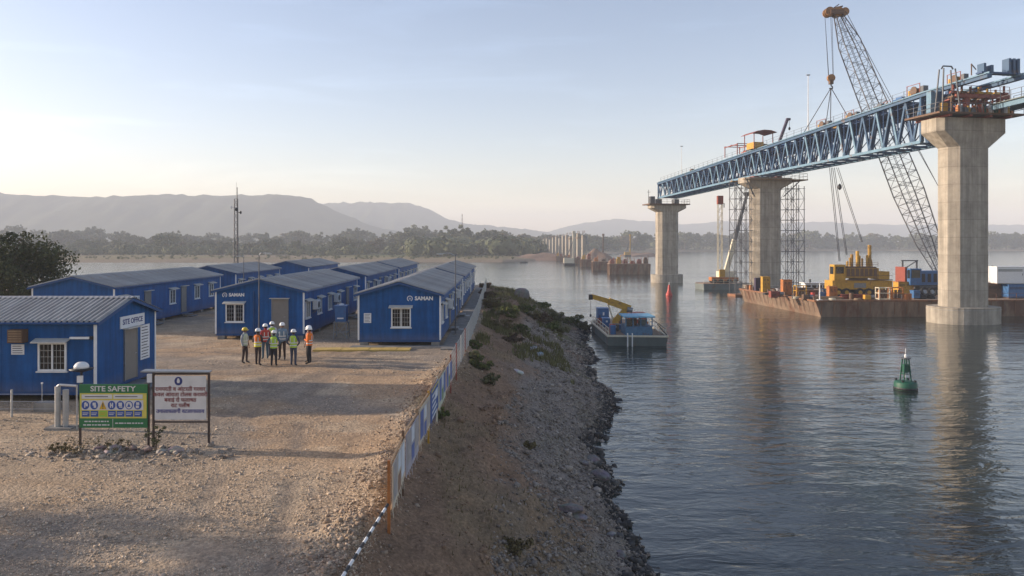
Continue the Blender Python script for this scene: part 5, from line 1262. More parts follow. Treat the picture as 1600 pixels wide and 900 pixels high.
def beam_stack(label, px, Y, n, m, L=5.0):
    x, _ = place(px,0,Y); t = thing('steel_beam_stack', label, 'beams', (x,Y,DZ), R(rnd.uniform(-6,6)))
    for k in range(n):
        z = .02+.34*(k//3); y = (k % 3)*.36; o = MB(); o.box(0,L,y,y+.3,z,z+.04); o.box(0,L,y,y+.3,z+.28,z+.32); o.box(0,L,y+.13,y+.17,z+.041,z+.279); o.build('beam', G[m], t)
beam_stack('rusty steel beams stacked on deck left of the yellow crane', 1262, 112.5, 6, 'rust'); beam_stack('red steel beams stacked on deck near the pale rack', 1316, 103.2, 5, 'redsteel', 4.0); beam_stack('grey steel beams stacked behind the orange cabinet', 1228, 119, 6, 'grey', 4.5)
cabinet('tool_box', 'low red tool box at the barge end', 1205, 1214, 1.0, 104.8, 'redsteel', 1.0, 'box'); cabinet('tool_box', 'low grey tool box beside the yellow rack', 1238, 1246, 1.1, 113, 'grey', 1.0, 'box'); cabinet('tool_box', 'low blue tool box before the generator', 1428, 1437, 1.2, 103.5, 'machblue', 1.0, 'box')
p_ = thing('corner_mast', 'pale short mooring post at the near corner of the barge', 'mooring post', (43.2,100.2,DZ)); MB().tube((0,0,0),(0,0,2.4),.09,.07,8).build('post', G['white'], p_); MB().box(-.3,.3,-.3,.3,0,.18).build('base', G['white'], p_)
railing(b_, [(62,100.6,DZ),(79,101.3,DZ)], 1.0, G['rust'], 3)

# white launch behind the barge
x, _ = place(1255,0,131); t = thing('white_launch', 'white cabin launch with dark windows behind the barge', 'boat', (x+2.4,131,WATER))
MB().loft([[Vector((a,b,z)) for a,b in ((-3.0*k,-1.1*k),(2.4,-1.2*k),(3.6*k,0),(2.4,1.2*k),(-3.0*k,1.1*k))] for k, z in ((.85,-.4),(1.0,1.0))]).build('hull', G['machblue'], t)
cb = MB().box(-2.4,1.8,-.9,.9,1.0,2.9).build('cabin', G['white'], t); MB().box(-2.7,2.1,-1.1,1.1,2.9,3.02).build('roof', G['white'], t)
for i in range(4): MB().box(-2.2+i*1.0,-1.45+i*1.0,-.93,-.9,1.9,2.6).build('window', G['glass'], cb)
MB().tube((-1.2,0,3.02),(-1.2,0,3.6),.18).build('funnel', G['black'], t)

# ---------------------------------------------------------------- yellow crane on the barge
CY = 108.0
x0, _ = place(1349, 0, CY); t = thing('yellow_barge_crane', 'yellow wheeled crane with upright pipes on the barge deck', 'crane', (x0, CY+1.6, DZ))
for i, x in enumerate((-3.6,-2.4,-.4,.9,2.2,3.5)):
    for y in (-1.3,1.3):
        w = MB().wheel((x,y,.62),.62,.5,'y',16).build('wheel', G['rubber'], t); MB().wheel((x,y+math.copysign(.02,y),.62),.3,.52,'y',12).build('rim', G['yellow'], w)
MB().box(-4.4,4.4,-1.35,1.35,1.05,2.35).build('carrier', G['yellow'], t)
for x in (-4.0,-1.4,1.4,4.0): MB().box(x-.12,x+.12,-1.42,-1.351,1.1,2.3).build('rib', G['yellow'], t)
MB().box(-1.3,.5,-1.40,-1.352,1.3,2.0).build('door_plate', G['grey'], t)
MB().tube((0,0,2.35),(0,0,2.7),1.3,1.3,20).build('slew_ring', G['black'], t)
cbm = MB().prism([(-4.2,-1.5),(-2.6,-1.5),(-2.6,.1),(-4.2,.1)], 2.36, 4.7, inset=1.04).build('cab', G['yellow'], t)
MB().box(-3.95,-2.85,-1.56,-1.52,3.4,4.4).build('window', G['glass'], cbm); MB().box(-4.28,-4.235,-1.25,-.2,3.3,4.4).build('window', G['glass'], cbm)
MB().box(-2.5,2.4,-1.35,1.45,2.7,4.2).build('machine_house', G['dirtyyellow'], t); MB().box(-2.3,2.2,-1.1,1.2,4.2,4.38).build('roof_grating', G['brown'], t); MB().bar((-2.4,-1.6,2.5),(4.3,-1.6,2.5),.1).bar((-2.4,-1.6,3.1),(4.3,-1.6,3.1),.06).build('side_rail', G['brown'], t)
for i in range(7): MB().box(-2.3+i*.66,-1.85+i*.66,-1.40,-1.352,3.0,4.1).build('grille', G['brown'], t)
MB().box(2.42,4.0,-1.3,1.4,2.5,3.7).build('counterweight', G['yellow'], t)
for i, (x, h, r_) in enumerate(((-1.7,5.2,.14),(-1.15,5.7,.17),(-.75,6.2,.2),(-.2,6.7,.24),(.25,6.0,.16),(.8,5.6,.14),(1.25,6.1,.17),(1.75,7.6,.26),(2.15,5.4,.15))):
    o = MB(); o.tube((x,-.2+.3*(i % 3),4.4),(x,-.2+.3*(i % 3),h-.25),r_,r_,10); o.tube((x,-.2+.3*(i % 3),h-.25),(x,-.2+.3*(i % 3),h),r_*1.15,r_*.9,10); o.build('pipe', G['dirtyyellow' if i % 3 else 'yellow'], t)
railing(t, [(-2.4,-1.3,4.4),(2.3,-1.3,4.4)], .6, G['brown'], .8)
hp = thing('hoist_ropes', 'dark hoist ropes hanging from the truss to the yellow crane', 'ropes', (0,0,0))
for (pa, Ya), (pb, Yb) in ((((1296,262),119),((1311,408),CY)),(((1301,262),118.5),((1322,398),CY)),(((1307,262),118),((1346,378),CY+1))):
    A, B = place(*pa, Ya), place(*pb, Yb)
    for dx in (0,.28): MB().tube((A[0]+dx,Ya,A[1]),(B[0]+dx*.6,Yb,B[1]),.045,.045,6).build('rope', G['cable'], hp)
x, z = place(1312, 292, 117); MB().lathe([(.06,.5),(.3,.2),(.32,-.2),(.06,-.5)], (x,117,z), 10).build('pulley_block', G['black'], hp)

# ---------------------------------------------------------------- the lattice boom crane
HY, FY_ = 121.0, 114.0
sheave_m = mat('worn sheave', (.30,.15,.05), .6, var=.35, rust=.3)
hxp, hzp = place(1309, 22, HY); fxp, fzp = place(1470, 428, FY_)
t = thing('lattice_boom_crane', 'blue crawler crane with tall grey lattice boom rising over the truss', 'crane', (fxp-2, FY_, DZ))
o_ = Vector((fxp-2, FY_, DZ)); A = Vector((fxp, FY_, fzp))-o_; B = Vector((hxp, HY, hzp))-o_
for y in (-2.0,2.0):
    tk = MB(); tk.loft([[Vector((x,y+s*.4,z)) for x,z in ((-3.2,.45),(-2.8,.05),(2.8,.05),(3.2,.45),(3.2,.75),(2.8,1.1),(-2.8,1.1),(-3.2,.75))] for s in (-1,1)]); tk = tk.build('crawler_track', G['black'], t)
    for i in range(7): MB().wheel((-2.6+i*.87,y,.5),.3,.86,'y',10).build('roller', G['grey'], tk)
MB().box(-2.2,2.2,-1.6,1.6,.7,1.3).build('undercarriage', G['lattice'], t)
MB().box(-3.9,2.6,-1.5,1.5,1.45,3.6).build('machine_house', G['machblue'], t)
for i in range(5): MB().box(-3.6+i*.9,-3.1+i*.9,-1.56,-1.502,1.9,3.2).build('louvre', G['black'], t)
cb = MB().box(-4.1,-2.4,-2.5,-1.57,1.5,4.0).build('cab', G['machblue'], t); MB().box(-3.9,-2.6,-2.54,-2.51,2.6,3.8).build('window', G['glass'], cb); MB().box(-4.14,-4.11,-2.4,-1.7,2.5,3.8).build('window', G['glass'], cb)
MB().bar((-3.6,.6,3.6),(-3.6,.6,5.2),.2).bar((-1.4,.6,3.6),(-1.4,.6,5.2),.2).bar((-3.8,.6,5.15),(-1.2,.6,5.15),.18).bar((-3.6,.6,3.7),(-1.4,.6,5.1),.12).build('gantry', G['lattice'], t)
MB().box(-4.3,-3.95,-1.4,1.4,1.8,4.2).build('guard_panel', G['redsteel'], t); MB().box(2.62,4.3,-1.6,1.6,1.3,3.4).build('counterweight', G['deepblue'], t)
# boom: four chords, tapered at both ends, laced on four faces
d = (B-A); Lb = d.length; d.normalize(); sv = Vector((0,1,0)); sv = (sv-d*sv.dot(d)).normalized(); uv = d.cross(sv).normalized()
def hw(u): return float(np.interp(u, [0,.12,.3,.88,1], [.55,1.35,1.75,1.35,.5]))
def cpt(u, a, b): w = hw(u); return A+d*Lb*u+uv*a*w+sv*b*w*.8
US = [0,.12,.3,.5,.7,.88,1]
for a in (-1,1):
    for b in (-1,1):
        for u0, u1 in zip(US[:-1], US[1:]): MB().tube(cpt(u0,a,b), cpt(u1,a,b), .095,.095,6).build('boom_chord', G['lattice'], t)
nb = 30
for f in range(4):
    (a0,b0),(a1,b1) = (((-1,-1),(1,-1)),((1,-1),(1,1)),((1,1),(-1,1)),((-1,1),(-1,-1)))[f]
    for i in range(nb):
        u0, u1 = i/nb, (i+1)/nb; l = MB()
        if i % 2: l.tube(cpt(u0,a0,b0), cpt(u1,a1,b1), .036,.036,5)
        else: l.tube(cpt(u0,a1,b1), cpt(u1,a0,b0), .036,.036,5)
        l.tube(cpt(u1,a0,b0), cpt(u1,a1,b1), .034,.034,5); l.build('boom_lacing', G['lattice'], t)
for b in (-.35,.35): MB().tube(cpt(.02,0,b), cpt(.98,0,b), .04,.04,5).build('inner_rope', G['cable'], t)
hd = MB(); hd.box(-1.5,.7,-.9,.9,-.2,.5, M=Matrix.Translation(B)); head = hd.build('boom_head', G['brown'], t)
for x, r_ in ((-1.5,.75),(-.1,.8),(1.0,.65)):
    for y in (-.5,.1,.6): MB().wheel(B+Vector((x,y,.3)), r_, .2, 'y', 18).build('sheave', sheave_m, head)
MB().bar(B+Vector((-1.3,0,.8)), B+Vector((.8,0,1.3)), .2).bar(B+Vector((-1.0,0,.8)), B+Vector((.2,0,1.6)), .14).build('head_guard', G['brown'], head)
for k, (dx, yy) in enumerate(((5.2,.8),(7.0,-.8))):
    bx_, bz_ = place(1530-14*k, 395, 115); MB().tube(B+Vector((.9,yy,.3)), Vector((bx_, 115+yy, bz_))-o_, .045,.045,6).build('pendant', G['cable'], t); MB().bar(A+Vector((1.0,yy,.5)), Vector((bx_, 115+yy, bz_))-o_, .3).build('back_mast', G['lattice'], t)
kx, kz = place(1298.5, 122, HY); K = Vector((kx, HY, kz))-o_
for dx in (-.42,.42,-.34,.34): MB().tube(B+Vector((-1.5+dx*1.4,.1 if abs(dx) > .4 else .35,.1)), K+Vector((dx,.05,.3)), .035,.035,5).build('hoist_rope', G['cable'], t)
hb = MB(); hb.wheel(K+Vector((0,0,0)), .62, .5, 'y', 16); hb = hb.build('hook_block', sheave_m, t); MB().box(K.x-.3,K.x+.3,K.y-.3,K.y+.3,K.z-1.0,K.z-.3).build('cheek_plate', G['brown'], hb)
hk = MB(); hk.path([K+Vector((0,0,-1.0)),K+Vector((0,0,-1.25)),K+Vector((.26,0,-1.45)),K+Vector((.22,0,-1.75)),K+Vector((-.1,0,-1.85)),K+Vector((-.26,0,-1.65))],.1,7); hk.build('hook', G['black'], hb)
sl_ = thing('lifting_slings', 'pair of lifting slings from the crane hook to the truss', 'slings', (0,0,0))
for tt_, s in ((.665,1),(.745,1),(.665,-1),(.745,-1)):
    MB().tube(K+o_+Vector((0,0,-1.6)), bp(tt_, s*2.0, ztop(tt_)+.3), .06,.06,6).build('sling', G['cable'], sl_)

# ---------------------------------------------------------------- crane boat by the bank
t = thing('crane_boat', 'grey work boat with blue deckhouse moored at the rocky bank', 'boat', (0,0,0)); z0 = WATER+.95
hull = [(10.25,71.6),(16.0,71.2),(16.1,84.5),(14.5,87.5),(11.6,87.5),(10.2,84.8)]
MB().prism(hull, WATER-.8, z0-.06, inset=.95).build('hull', G['hullgrey'], t); MB().prism(hull, z0-.057, z0).build('deck', G['deck'], t)
rs = MB()
for i in range(6): a, c = hull[i], hull[(i+1) % 6]; rs.bar((*a,z0+.02),(*c,z0+.02),.16,.16)
rs.build('gunwale', G['cream'], t)
dh = MB(); dh.box(12.1,14.75,72.3,75.2,z0,z0+.85); dh = dh.build('deckhouse', G['hullblue'], t)
for x in (12.14,12.85,13.6,14.71):
    for y in (72.34,75.16): MB().box(x-.05,x+.05,y-.05,y+.05,z0+.85,z0+1.75).build('pillar', G['hullblue'], dh)
MB().box(12.2,14.65,72.38,75.1,z0+.86,z0+1.7).build('cabin_interior', G['brown'], dh) if False else None
for a, c in ((12.2,12.79),): MB().box(a,c,72.335,72.35,z0+.87,z0+1.6).build('window', G['glass'], dh)
MB().box(12.9,13.4,73.4,74.4,z0+.86,z0+1.45).build('console', G['brown'], dh); MB().box(13.8,14.4,73.9,74.8,z0+.86,z0+1.35).build('console', G['hullgrey'], dh)
MB().box(11.9,14.95,72.0,75.4,z0+1.75,z0+1.88).build('roof', G['lightblue'], dh)
railing(t, [(10.4,72.0,z0),(10.4,84.5,z0)], .75, G['cream'], 2.2); railing(t, [(15.9,71.6,z0),(15.9,84.3,z0)], .8, G['cream'], 2.6)
for x in (12.1,12.55): MB().tube((x,71.1,WATER-.9),(x,71.1,z0+.35),.06,.06,8).build('spud_pole', G['white'], t)
MB().bar((15.2,72.2,z0+1.1),(16.0,71.5,z0+.1),.07).bar((14.7,72.6,z0+1.6),(15.9,71.6,z0+.7),.05).build('ramp_stay', G['black'], t)
k = thing('knuckle_crane', 'yellow knuckle boom crane standing on the work boat', 'crane', (11.9,77.6,z0))
MB().box(-.6,.6,-.6,.6,0,.5).build('pedestal', G['machblue'], k); MB().tube((0,0,.5),(0,0,.95),.35,.3,12).build('slew_post', G['yellow'], k)
MB().bar((-.1,0,.8),(1.35,0,2.25),.45,.6).build('lower_arm', G['yellow'], k)
MB().bar((1.55,0,2.15),(-.7,0,2.95),.5,.72).build('main_boom', G['yellow'], k); MB().bar((-.6,0,2.9),(-2.5,0,3.45),.38,.5).build('boom_extension', G['yellow'], k)
MB().tube((-.2,0,.9),(-.75,0,2.6),.08,.08,8).build('hydraulic_ram', G['cream'], k); MB().box(-2.8,-2.4,-.25,.25,3.1,3.65).build('boom_tip', G['black'], k); MB().tube((1.2,-.25,2.1),(1.75,-.25,2.0),.28,.28,12).build('pivot', G['grey'], k)
MB().tube((-2.6,0,3.0),(-2.6,0,1.6),.02).build('rope', G['cable'], k); MB().lathe([(.03,1.6),(.1,1.5),(.1,1.35),(.02,1.25)],(-2.6,0,0),8).build('hook', G['black'], k)
def dcab(name, label, x0, x1, y0, y1, z, h, m, cat):
    t = thing(name, label, cat, ((x0+x1)/2,(y0+y1)/2,z)); w, d = x1-x0, y1-y0
    MB().box(-w/2,w/2,-d/2,d/2,.06,h-.06).build('casing', G[m], t); MB().box(-w/2-.04,w/2+.04,-d/2-.04,d/2+.04,h-.057,h).build('lid', G[m], t); MB().box(-w/2+.06,w/2-.06,-d/2-.03,-d/2,.2,h-.2).build('door', G[m], t)
    for sx in (-1,1): MB().box(sx*(w/2-.15)-.06,sx*(w/2-.15)+.06,-d/2,d/2,0,.057).build('skid', G['black'], t)
    MB().box(-.08,.1,-d/2-.05,-d/2-.03,h*.55,h*.75).build('notice', G['white'], t)
dcab('boat_container', 'dark blue box container at the boat end near the bank', 10.7, 11.95, 82.5, 84.0, z0, 1.75, 'machblue', 'container')
dcab('boat_engine_box', 'small blue engine box before the knuckle crane on the boat', 10.9, 11.6, 79.4, 80.6, z0, .95, 'machblue', 'engine box')
dcab('boat_tank', 'red brown tank box behind the blue deckhouse on the boat', 13.7, 15.5, 79.5, 81.2, z0, 1.5, 'redsteel', 'tank')
dcab('boat_locker', 'teal deck locker on the boat beside the knuckle crane', 11.2, 12.0, 75.6, 76.6, z0, .7, 'hullgrey', 'locker')
mach('deck_pump', 'small pump on the boat deck near the bank', 785+1150*11.2/81.5, 81.5, 'redsteel'); [o for o in COL.objects if o.get('label') == 'small pump on the boat deck near the bank'][0].location.z = z0
for l_, x_, y_, m_ in (('blue drum on the boat beside the deckhouse',11.0,73.2,'machblue'),('red drum on the boat beside the deckhouse',11.1,74.2,'red'),('brown drum on the boat near the engine box',12.6,79.2,'brown'),('orange drum on the boat behind the deckhouse',14.9,76.6,'orange')):
    drum(l_, PPX+FPX*x_/y_, y_, m_); [o for o in COL.objects if o.get('label') == l_][0].location.z = z0
    [o for o in COL.objects if o.get('label') == l_][0]['group'] = 'oil drums on the boat'

# ---------------------------------------------------------------- telescopic crane barge and leader mast by the middle pier
t = thing('small_crane_barge', 'low grey crane barge lying left of the middle pier', 'barge', (0,0,0)); z0 = WATER+1.3
hull = [(43.2,158.0),(53.5,158.6),(53.5,165),(43.6,165),(42.2,161.5)]
MB().prism(hull, WATER-.8, z0-.06, inset=.95).build('hull', G['hullgrey'], t); MB().prism(hull, z0-.057, z0).build('deck', G['deck'], t)
railing(t, [(43.3,158.2,z0),(52,158.6,z0)], .9, G['cream'], 2)
k = thing('telescopic_crane', 'cream telescopic crane with raised dark tipped boom left of middle pier', 'crane', (48.6,160.8,z0))
MB().box(-3.2,2.6,-1.2,1.2,.5,1.3).build('carrier', G['orange'], k)
for x in (-2.6,-1.2,.6,1.9):
    for y in (-1.1,1.1): MB().wheel((x,y,.5),.5,.4,'y',14).build('wheel', G['rubber'], k)
MB().box(-1.6,1.8,-1.1,1.1,1.32,2.6).build('machine_house', G['cream'], k); MB().box(-1.6,-.4,-1.5,-1.12,1.4,3.0).build('cab', G['yellow'], k)
P0 = Vector((.2,0,2.3)); P1 = Vector((place(1167,304,160.8)[0]-48.6, 0, place(1167,304,160.8)[1]-z0))
MB().bar(P0, P0.lerp(P1,.42), .85,.95).build('boom_section', G['cream'], k); MB().bar(P0.lerp(P1,.42), P0.lerp(P1,.72), .66,.72).build('boom_section', G['lattice'], k); MB().bar(P0.lerp(P1,.72), P1, .5,.55).build('boom_section', G['lattice'], k)
MB().box(P1.x-.5,P1.x+.5,-.4,.4,P1.z-.3,P1.z+.5).build('boom_head', G['black'], k); MB().tube((.8,0,2.3),P0.lerp(P1,.3),.18,.14,8).build('luffing_ram', G['grey'], k)
lx, lz = place(1125, 306, 163.0)
k = thing('piling_leader', 'pale upright piling leader with red top beside the telescopic crane', 'piling leader', (lx,163.0,z0)); hh = lz-z0
for x in (-.45,.45):
    for y in (-.4,.4): MB().bar((x,y,0),(x,y,hh-1.8),.12).build('leg', G['cream'], k)
lb = MB()
for i in range(10):
    za, zb_ = (hh-2)*i/10, (hh-2)*(i+1)/10
    for y in (-.4,.4): lb.bar((-.45,y,za),(.45,y,zb_),.07)
    lb.bar((-.45,-.4,zb_),(.45,-.4,zb_),.07)
lb.build('lacing', G['cream'], k); MB().box(-.6,.6,-.5,.5,hh-1.85,hh).build('hammer_head', G['redsteel'], k); MB().tube((.9,0,hh-1.6),(.9,0,hh-2.6),.1).build('hook', G['black'], k); MB().box(-.8,.8,-.8,.8,0,.5).build('base', G['brown'], k)

# ---------------------------------------------------------------- buoys, small boat
def buoy(label, x, y, s, m, slim):
    t = thing('channel_buoy', label, 'buoy', (x,y,WATER)); t.scale = (s,s,s)
    if slim:
        MB().lathe([(.5,-.4),(.62,.0),(.62,.35),(.5,.5),(.32,1.0),(.2,1.9),(.12,2.1)], n=18).build('body', G[m], t, True); MB().tube((0,0,2.1),(0,0,2.6),.07,.05).build('light', G['white'], t)
        return
    MB().lathe([(.6,-.5),(.72,-.3),(.74,0),(.74,.45),(.68,.56),(.3,.6)], n=24).build('float', G[m], t, True)
    MB().lathe([(.76,.02),(.79,.1),(.76,.18)], n=24).build('fender_ring', G['black'], t)
    for i in range(4):
        a = .785+1.5708*i; MB().bar((.36*math.cos(a),.36*math.sin(a),.55),(.2*math.cos(a),.2*math.sin(a),2.15),.07).build('cage_leg', G[m], t); MB().box(.62*math.cos(a)-.05,.62*math.cos(a)+.05,.62*math.sin(a)-.05,.62*math.sin(a)+.05,.56,.7).build('lifting_lug', G['black'], t)
    for z, r_ in ((1.1,.3),(1.65,.25)):
        o = MB()
        for i in range(4): a, c = .785+1.5708*i, .785+1.5708*(i+1); o.bar((r_*math.cos(a),r_*math.sin(a),z),(r_*math.cos(c),r_*math.sin(c),z),.05)
        o.build('cage_ring', G[m], t)
    MB().box(-.17,.17,-.16,.16,1.2,1.75).build('battery_box', G[m], t); MB().box(-.13,.13,-.2,-.165,.85,1.15).build('plate', G['white'], t)
    MB().lathe([(.34,2.14),(.34,2.2),(.1,2.22)], n=14).build('top_plate', G['lattice'], t); MB().lathe([(.08,2.22),(.085,2.36),(.06,2.44),(.02,2.47)], n=12).build('lantern', G['white'], t); MB().tube((.0,0,2.5),(0,0,2.85),.02).build('spike', G['white'], t)
x, _ = place(1415,0,50.4); buoy('green channel buoy with caged lantern floating in the foreground river', x, 50.4, .98, 'green', False)
x, _ = place(1045.5,0,140); buoy('small red buoy floating before the distant pier', x, 140, 1.0, 'red', True)
x, _ = place(818,0,372); t = thing('rowing_boat', 'tiny dark boat on the open river near the far bank', 'boat', (x,372,WATER))
MB().loft([[Vector((a*k,b*k,z)) for a,b in ((-2.2,0),(-1.5,-.6),(1.2,-.6),(2.3,0),(1.2,.6),(-1.5,.6))] for k,z in ((.8,-.2),(1,.6))]).build('hull', G['black'], t); MB().box(-.3,.1,-.5,.5,.5,.62).build('thwart', G['wood'], t); MB().box(.6,1.0,-.4,.4,.6,1.3).build('cargo', G['brown'], t)

# ---------------------------------------------------------------- far pontoons, unfinished columns, houses
q = random.Random(11)
for i, (px0, px1, Y, h, l) in enumerate(((952,1016,236,3.4,'largest rusty pontoon left of the distant pier'),(926,950,270,3.3,'second pontoon from the distant pier'),(908,925,312,3.2,'third pontoon from the distant pier'),(893,907,352,3.0,'fourth pontoon from the distant pier'),(880,892,392,2.8,'fifth pontoon from the distant pier'),(869,879,425,2.6,'farthest pontoon near the unfinished columns'))):
    x0, _ = place(px0,0,Y); x1, _ = place(px1,0,Y); w = x1-x0; d = 9
    t = thing('pontoon', l, 'pontoon', (x0, Y, WATER), R(-4), 'rusty pontoons along the bridge line')
    MB().prism([(0,0),(w,0),(w,d),(0,d)], -.5, h-.12, inset=.98).build('hull', G['hullrust'], t); MB().prism([(0,0),(w,0),(w,d),(0,d)], h-.117, h).build('deck', G['deck'], t)
    for k in range(max(2,int(w/2.2))): MB().box(.5+k*2.2,.7+k*2.2,-.12,-.0,.1,h-.2).build('hull_rib', G['rust'], t)
    for k in range(4): MB().box(-.12,-.0,.8+k*2.3,1.0+k*2.3,.1,h-.2).build('hull_rib', G['hullrust'], t)
    o = railing(t, [(.2,.2,h),(w-.2,.2,h)], 1.2, G['cream'], 2.5)
    for k in range(max(2,int(w/1.9))):
        a = w*(k+.5)/max(2,int(w/1.9)); hh = q.uniform(.6,2.4); o = MB(); o.box(a-.7,a+.7,1.5+k % 3,3.2+k % 3,h,h+hh*.7); o.box(a-.5,a+.4,1.8+k % 3,2.9+k % 3,h+hh*.7,h+hh); o.tube((a+.6,3,h),(a+.6,3,h+hh+.6),.1); o.build('deck_plant', G[q.choice(['brown','orange','lattice','yellow','redsteel'])], t)
q = random.Random(12)
for i in range(16):
    u = i/15; px = 912-80*u**.85; Y = 380+230*u; x, _ = place(px,0,Y); ztop_ = place(0,364+13*u,Y)[1]
    zb = min(hz(x,Y), WATER)-1; t = thing('unfinished_column', 'pale unfinished bridge column standing at the far bank', 'column', (x,Y,0), BRZ, 'row of unfinished bridge columns')
    MB().prism(chrect(1.0,1.0,.25), zb, ztop_-(0 if i % 3 else 1.2)).build('shaft', G['concrete'], t)
    for a in range(6): MB().tube((.6*math.cos(a*1.047),.6*math.sin(a*1.047),ztop_),(.6*math.cos(a*1.047),.6*math.sin(a*1.047),ztop_+q.uniform(.9,1.6)),.06,.06,4).build('starter_bar', G['brown'], t)
    if i in (0,2,4,7,10): MB().box(1.05,1.7,-1,1,ztop_-6,ztop_-1).build('formwork_panel', G['grey'], t)
    if i in (1,3): MB().box(-1.5,1.5,-1.5,1.5,ztop_-2.6,ztop_-2.2).build('work_deck', G['wood'], t)
def rig(label, px, Y, top, m):
    x, zt = place(px,top,Y); g0 = max(hz(x,Y), WATER); t = thing('piling_rig', label, 'piling rig', (x,Y,g0))
    MB().box(-2.4,2.4,-1.6,1.6,0,1).build('tracks', G['black'], t); MB().box(-2.6,1.8,-1.4,1.4,1.05,3.4).build('machine_house', G[m], t); MB().bar((1.6,0,.8),(1.9,0,zt-g0),.9,.9).build('mast', G[m], t); MB().bar((-1.5,0,3.4),(1.7,0,(zt-g0)*.75),.3).build('back_stay', G['lattice'], t); MB().box(1.2,2.6,-.6,.6,zt-g0-1,zt-g0+.3).build('mast_head', G[m], t)
rig('yellow piling rig on the far sand behind the pontoons', 981, 560, 367, 'yellow'); rig('brown piling rig among the works behind the pontoons', 938, 470, 366, 'brown'); rig('cream piling rig with tall mast by the end columns', 890, 330, 362, 'cream')
def heap(label, px, Y, w, h, seed):
    x, _ = place(px,0,Y); r = np.random.default_rng(seed); n = 28
    xs = np.linspace(-1,1,n); Xh, Yh = np.meshgrid(xs, xs); rr = np.sqrt(Xh**2+Yh**2); Zh = h*np.clip(1-rr,0,1)**.8*(.6+.8*fbm(Xh*3+seed, Yh*3, 3, seed)); v = np.stack([(x+Xh*w).ravel(), (Y+Yh*w*.6).ravel(), (Zh+min(hz(x,Y), -3.0)-.6).ravel()],1)
    i = np.arange(n*n).reshape(n,n); f = np.stack([i[:-1,:-1].ravel(), i[:-1,1:].ravel(), i[1:,1:].ravel(), i[1:,:-1].ravel()],1)
    c = np.broadcast_to(np.array([.24,.16,.115]), (n*n,3)); tag(obj('spoil_heap', np_mesh('spoil_heap', v, f, G['ground'], c, True)), label, 'spoil heap')
heap('brown spoil heap behind the largest pontoon', 965, 300, 14, 7, 3); heap('grey brown spoil heap at the foot of the unfinished columns', 850, 440, 30, 5.5, 4); heap('pink brown spoil heap behind the third pontoon', 930, 420, 20, 9, 5); heap('tan spoil heap on the far sand by the yellow rig', 1000, 570, 28, 8, 6)
hw_ = [mat('house wall '+str(i), c, .8, var=.15) for i, c in enumerate(((.5,.42,.36),(.42,.26,.2),(.55,.5,.46),(.36,.3,.26)))]; hr_ = [mat('house roof '+str(i), c, .8, var=.2) for i, c in enumerate(((.3,.13,.09),(.34,.22,.17),(.22,.17,.15)))]
hl_ = ['pale house with red roof at the cluster edge nearest the scrub','second house in the far bank cluster','brown walled house in the far bank cluster','white house in the middle of the far bank cluster','house with brown roof in the far bank cluster','small house toward the open field in the cluster','long low house in the far bank cluster','last house of the far bank cluster toward the columns','house standing behind the far bank cluster']
for i in range(9):
    px = (634,643,651,660,669,678,686,697,664)[i]; Y = q.uniform(545,600) if i < 8 else 640; x, _ = place(px,0,Y); g0 = hz(x,Y); w = q.uniform(4.2,6) if i != 6 else 8; d = 5; h = q.uniform(2.8,4.6)
    t = thing('far_house', hl_[i], 'house', (x,Y,g0), R(q.uniform(-25,25)), 'houses on the far bank')
    MB().box(-w/2,w/2,-d/2,d/2,-.5,h).build('wall', hw_[i % 4], t); MB().add([(-w/2-.3,-d/2-.3,h),(w/2+.3,-d/2-.3,h),(w/2+.3,d/2+.3,h),(-w/2-.3,d/2+.3,h),(-w/2-.3,0,h+1.5),(w/2+.3,0,h+1.5)],[(0,1,5,4),(2,3,4,5),(0,4,3),(1,2,5),(3,2,1,0)]).build('roof', hr_[i % 3], t)
    MB().box(-.4,.4,-d/2-.04,-d/2,0,1.9).build('door', G['brown'], t)
    for s in (-1,1): MB().box(s*w*.3-.4,s*w*.3+.4,-d/2-.04,-d/2,1.0,2.0).build('window', G['glass'], t)
x, zt = place(722,334,900); g0 = hz(x,900); t = thing('far_pylon', 'hazy lattice pylon rising beyond the far trees', 'pylon', (x,900,g0)); hh = zt-g0
for a in (-1,1):
    for b in (-1,1): MB().bar((a*2.2,b*2.2,0),(a*.3,b*.3,hh),.3).build('leg', G['redsteel'] if a > 0 else G['white'], t)
lb = MB()
for i in range(9):
    z0_, z1_ = hh*i/9, hh*(i+1)/9; r0, r1 = 2.2-1.9*i/9, 2.2-1.9*(i+1)/9
    for b in (-1,1): lb.bar((-r0,b*r0,z0_),(r1,b*r1,z1_),.18); lb.bar((r0,b*r0,z0_),(-r1,b*r1,z1_),.18)
lb.build('lacing', G['lattice'], t)
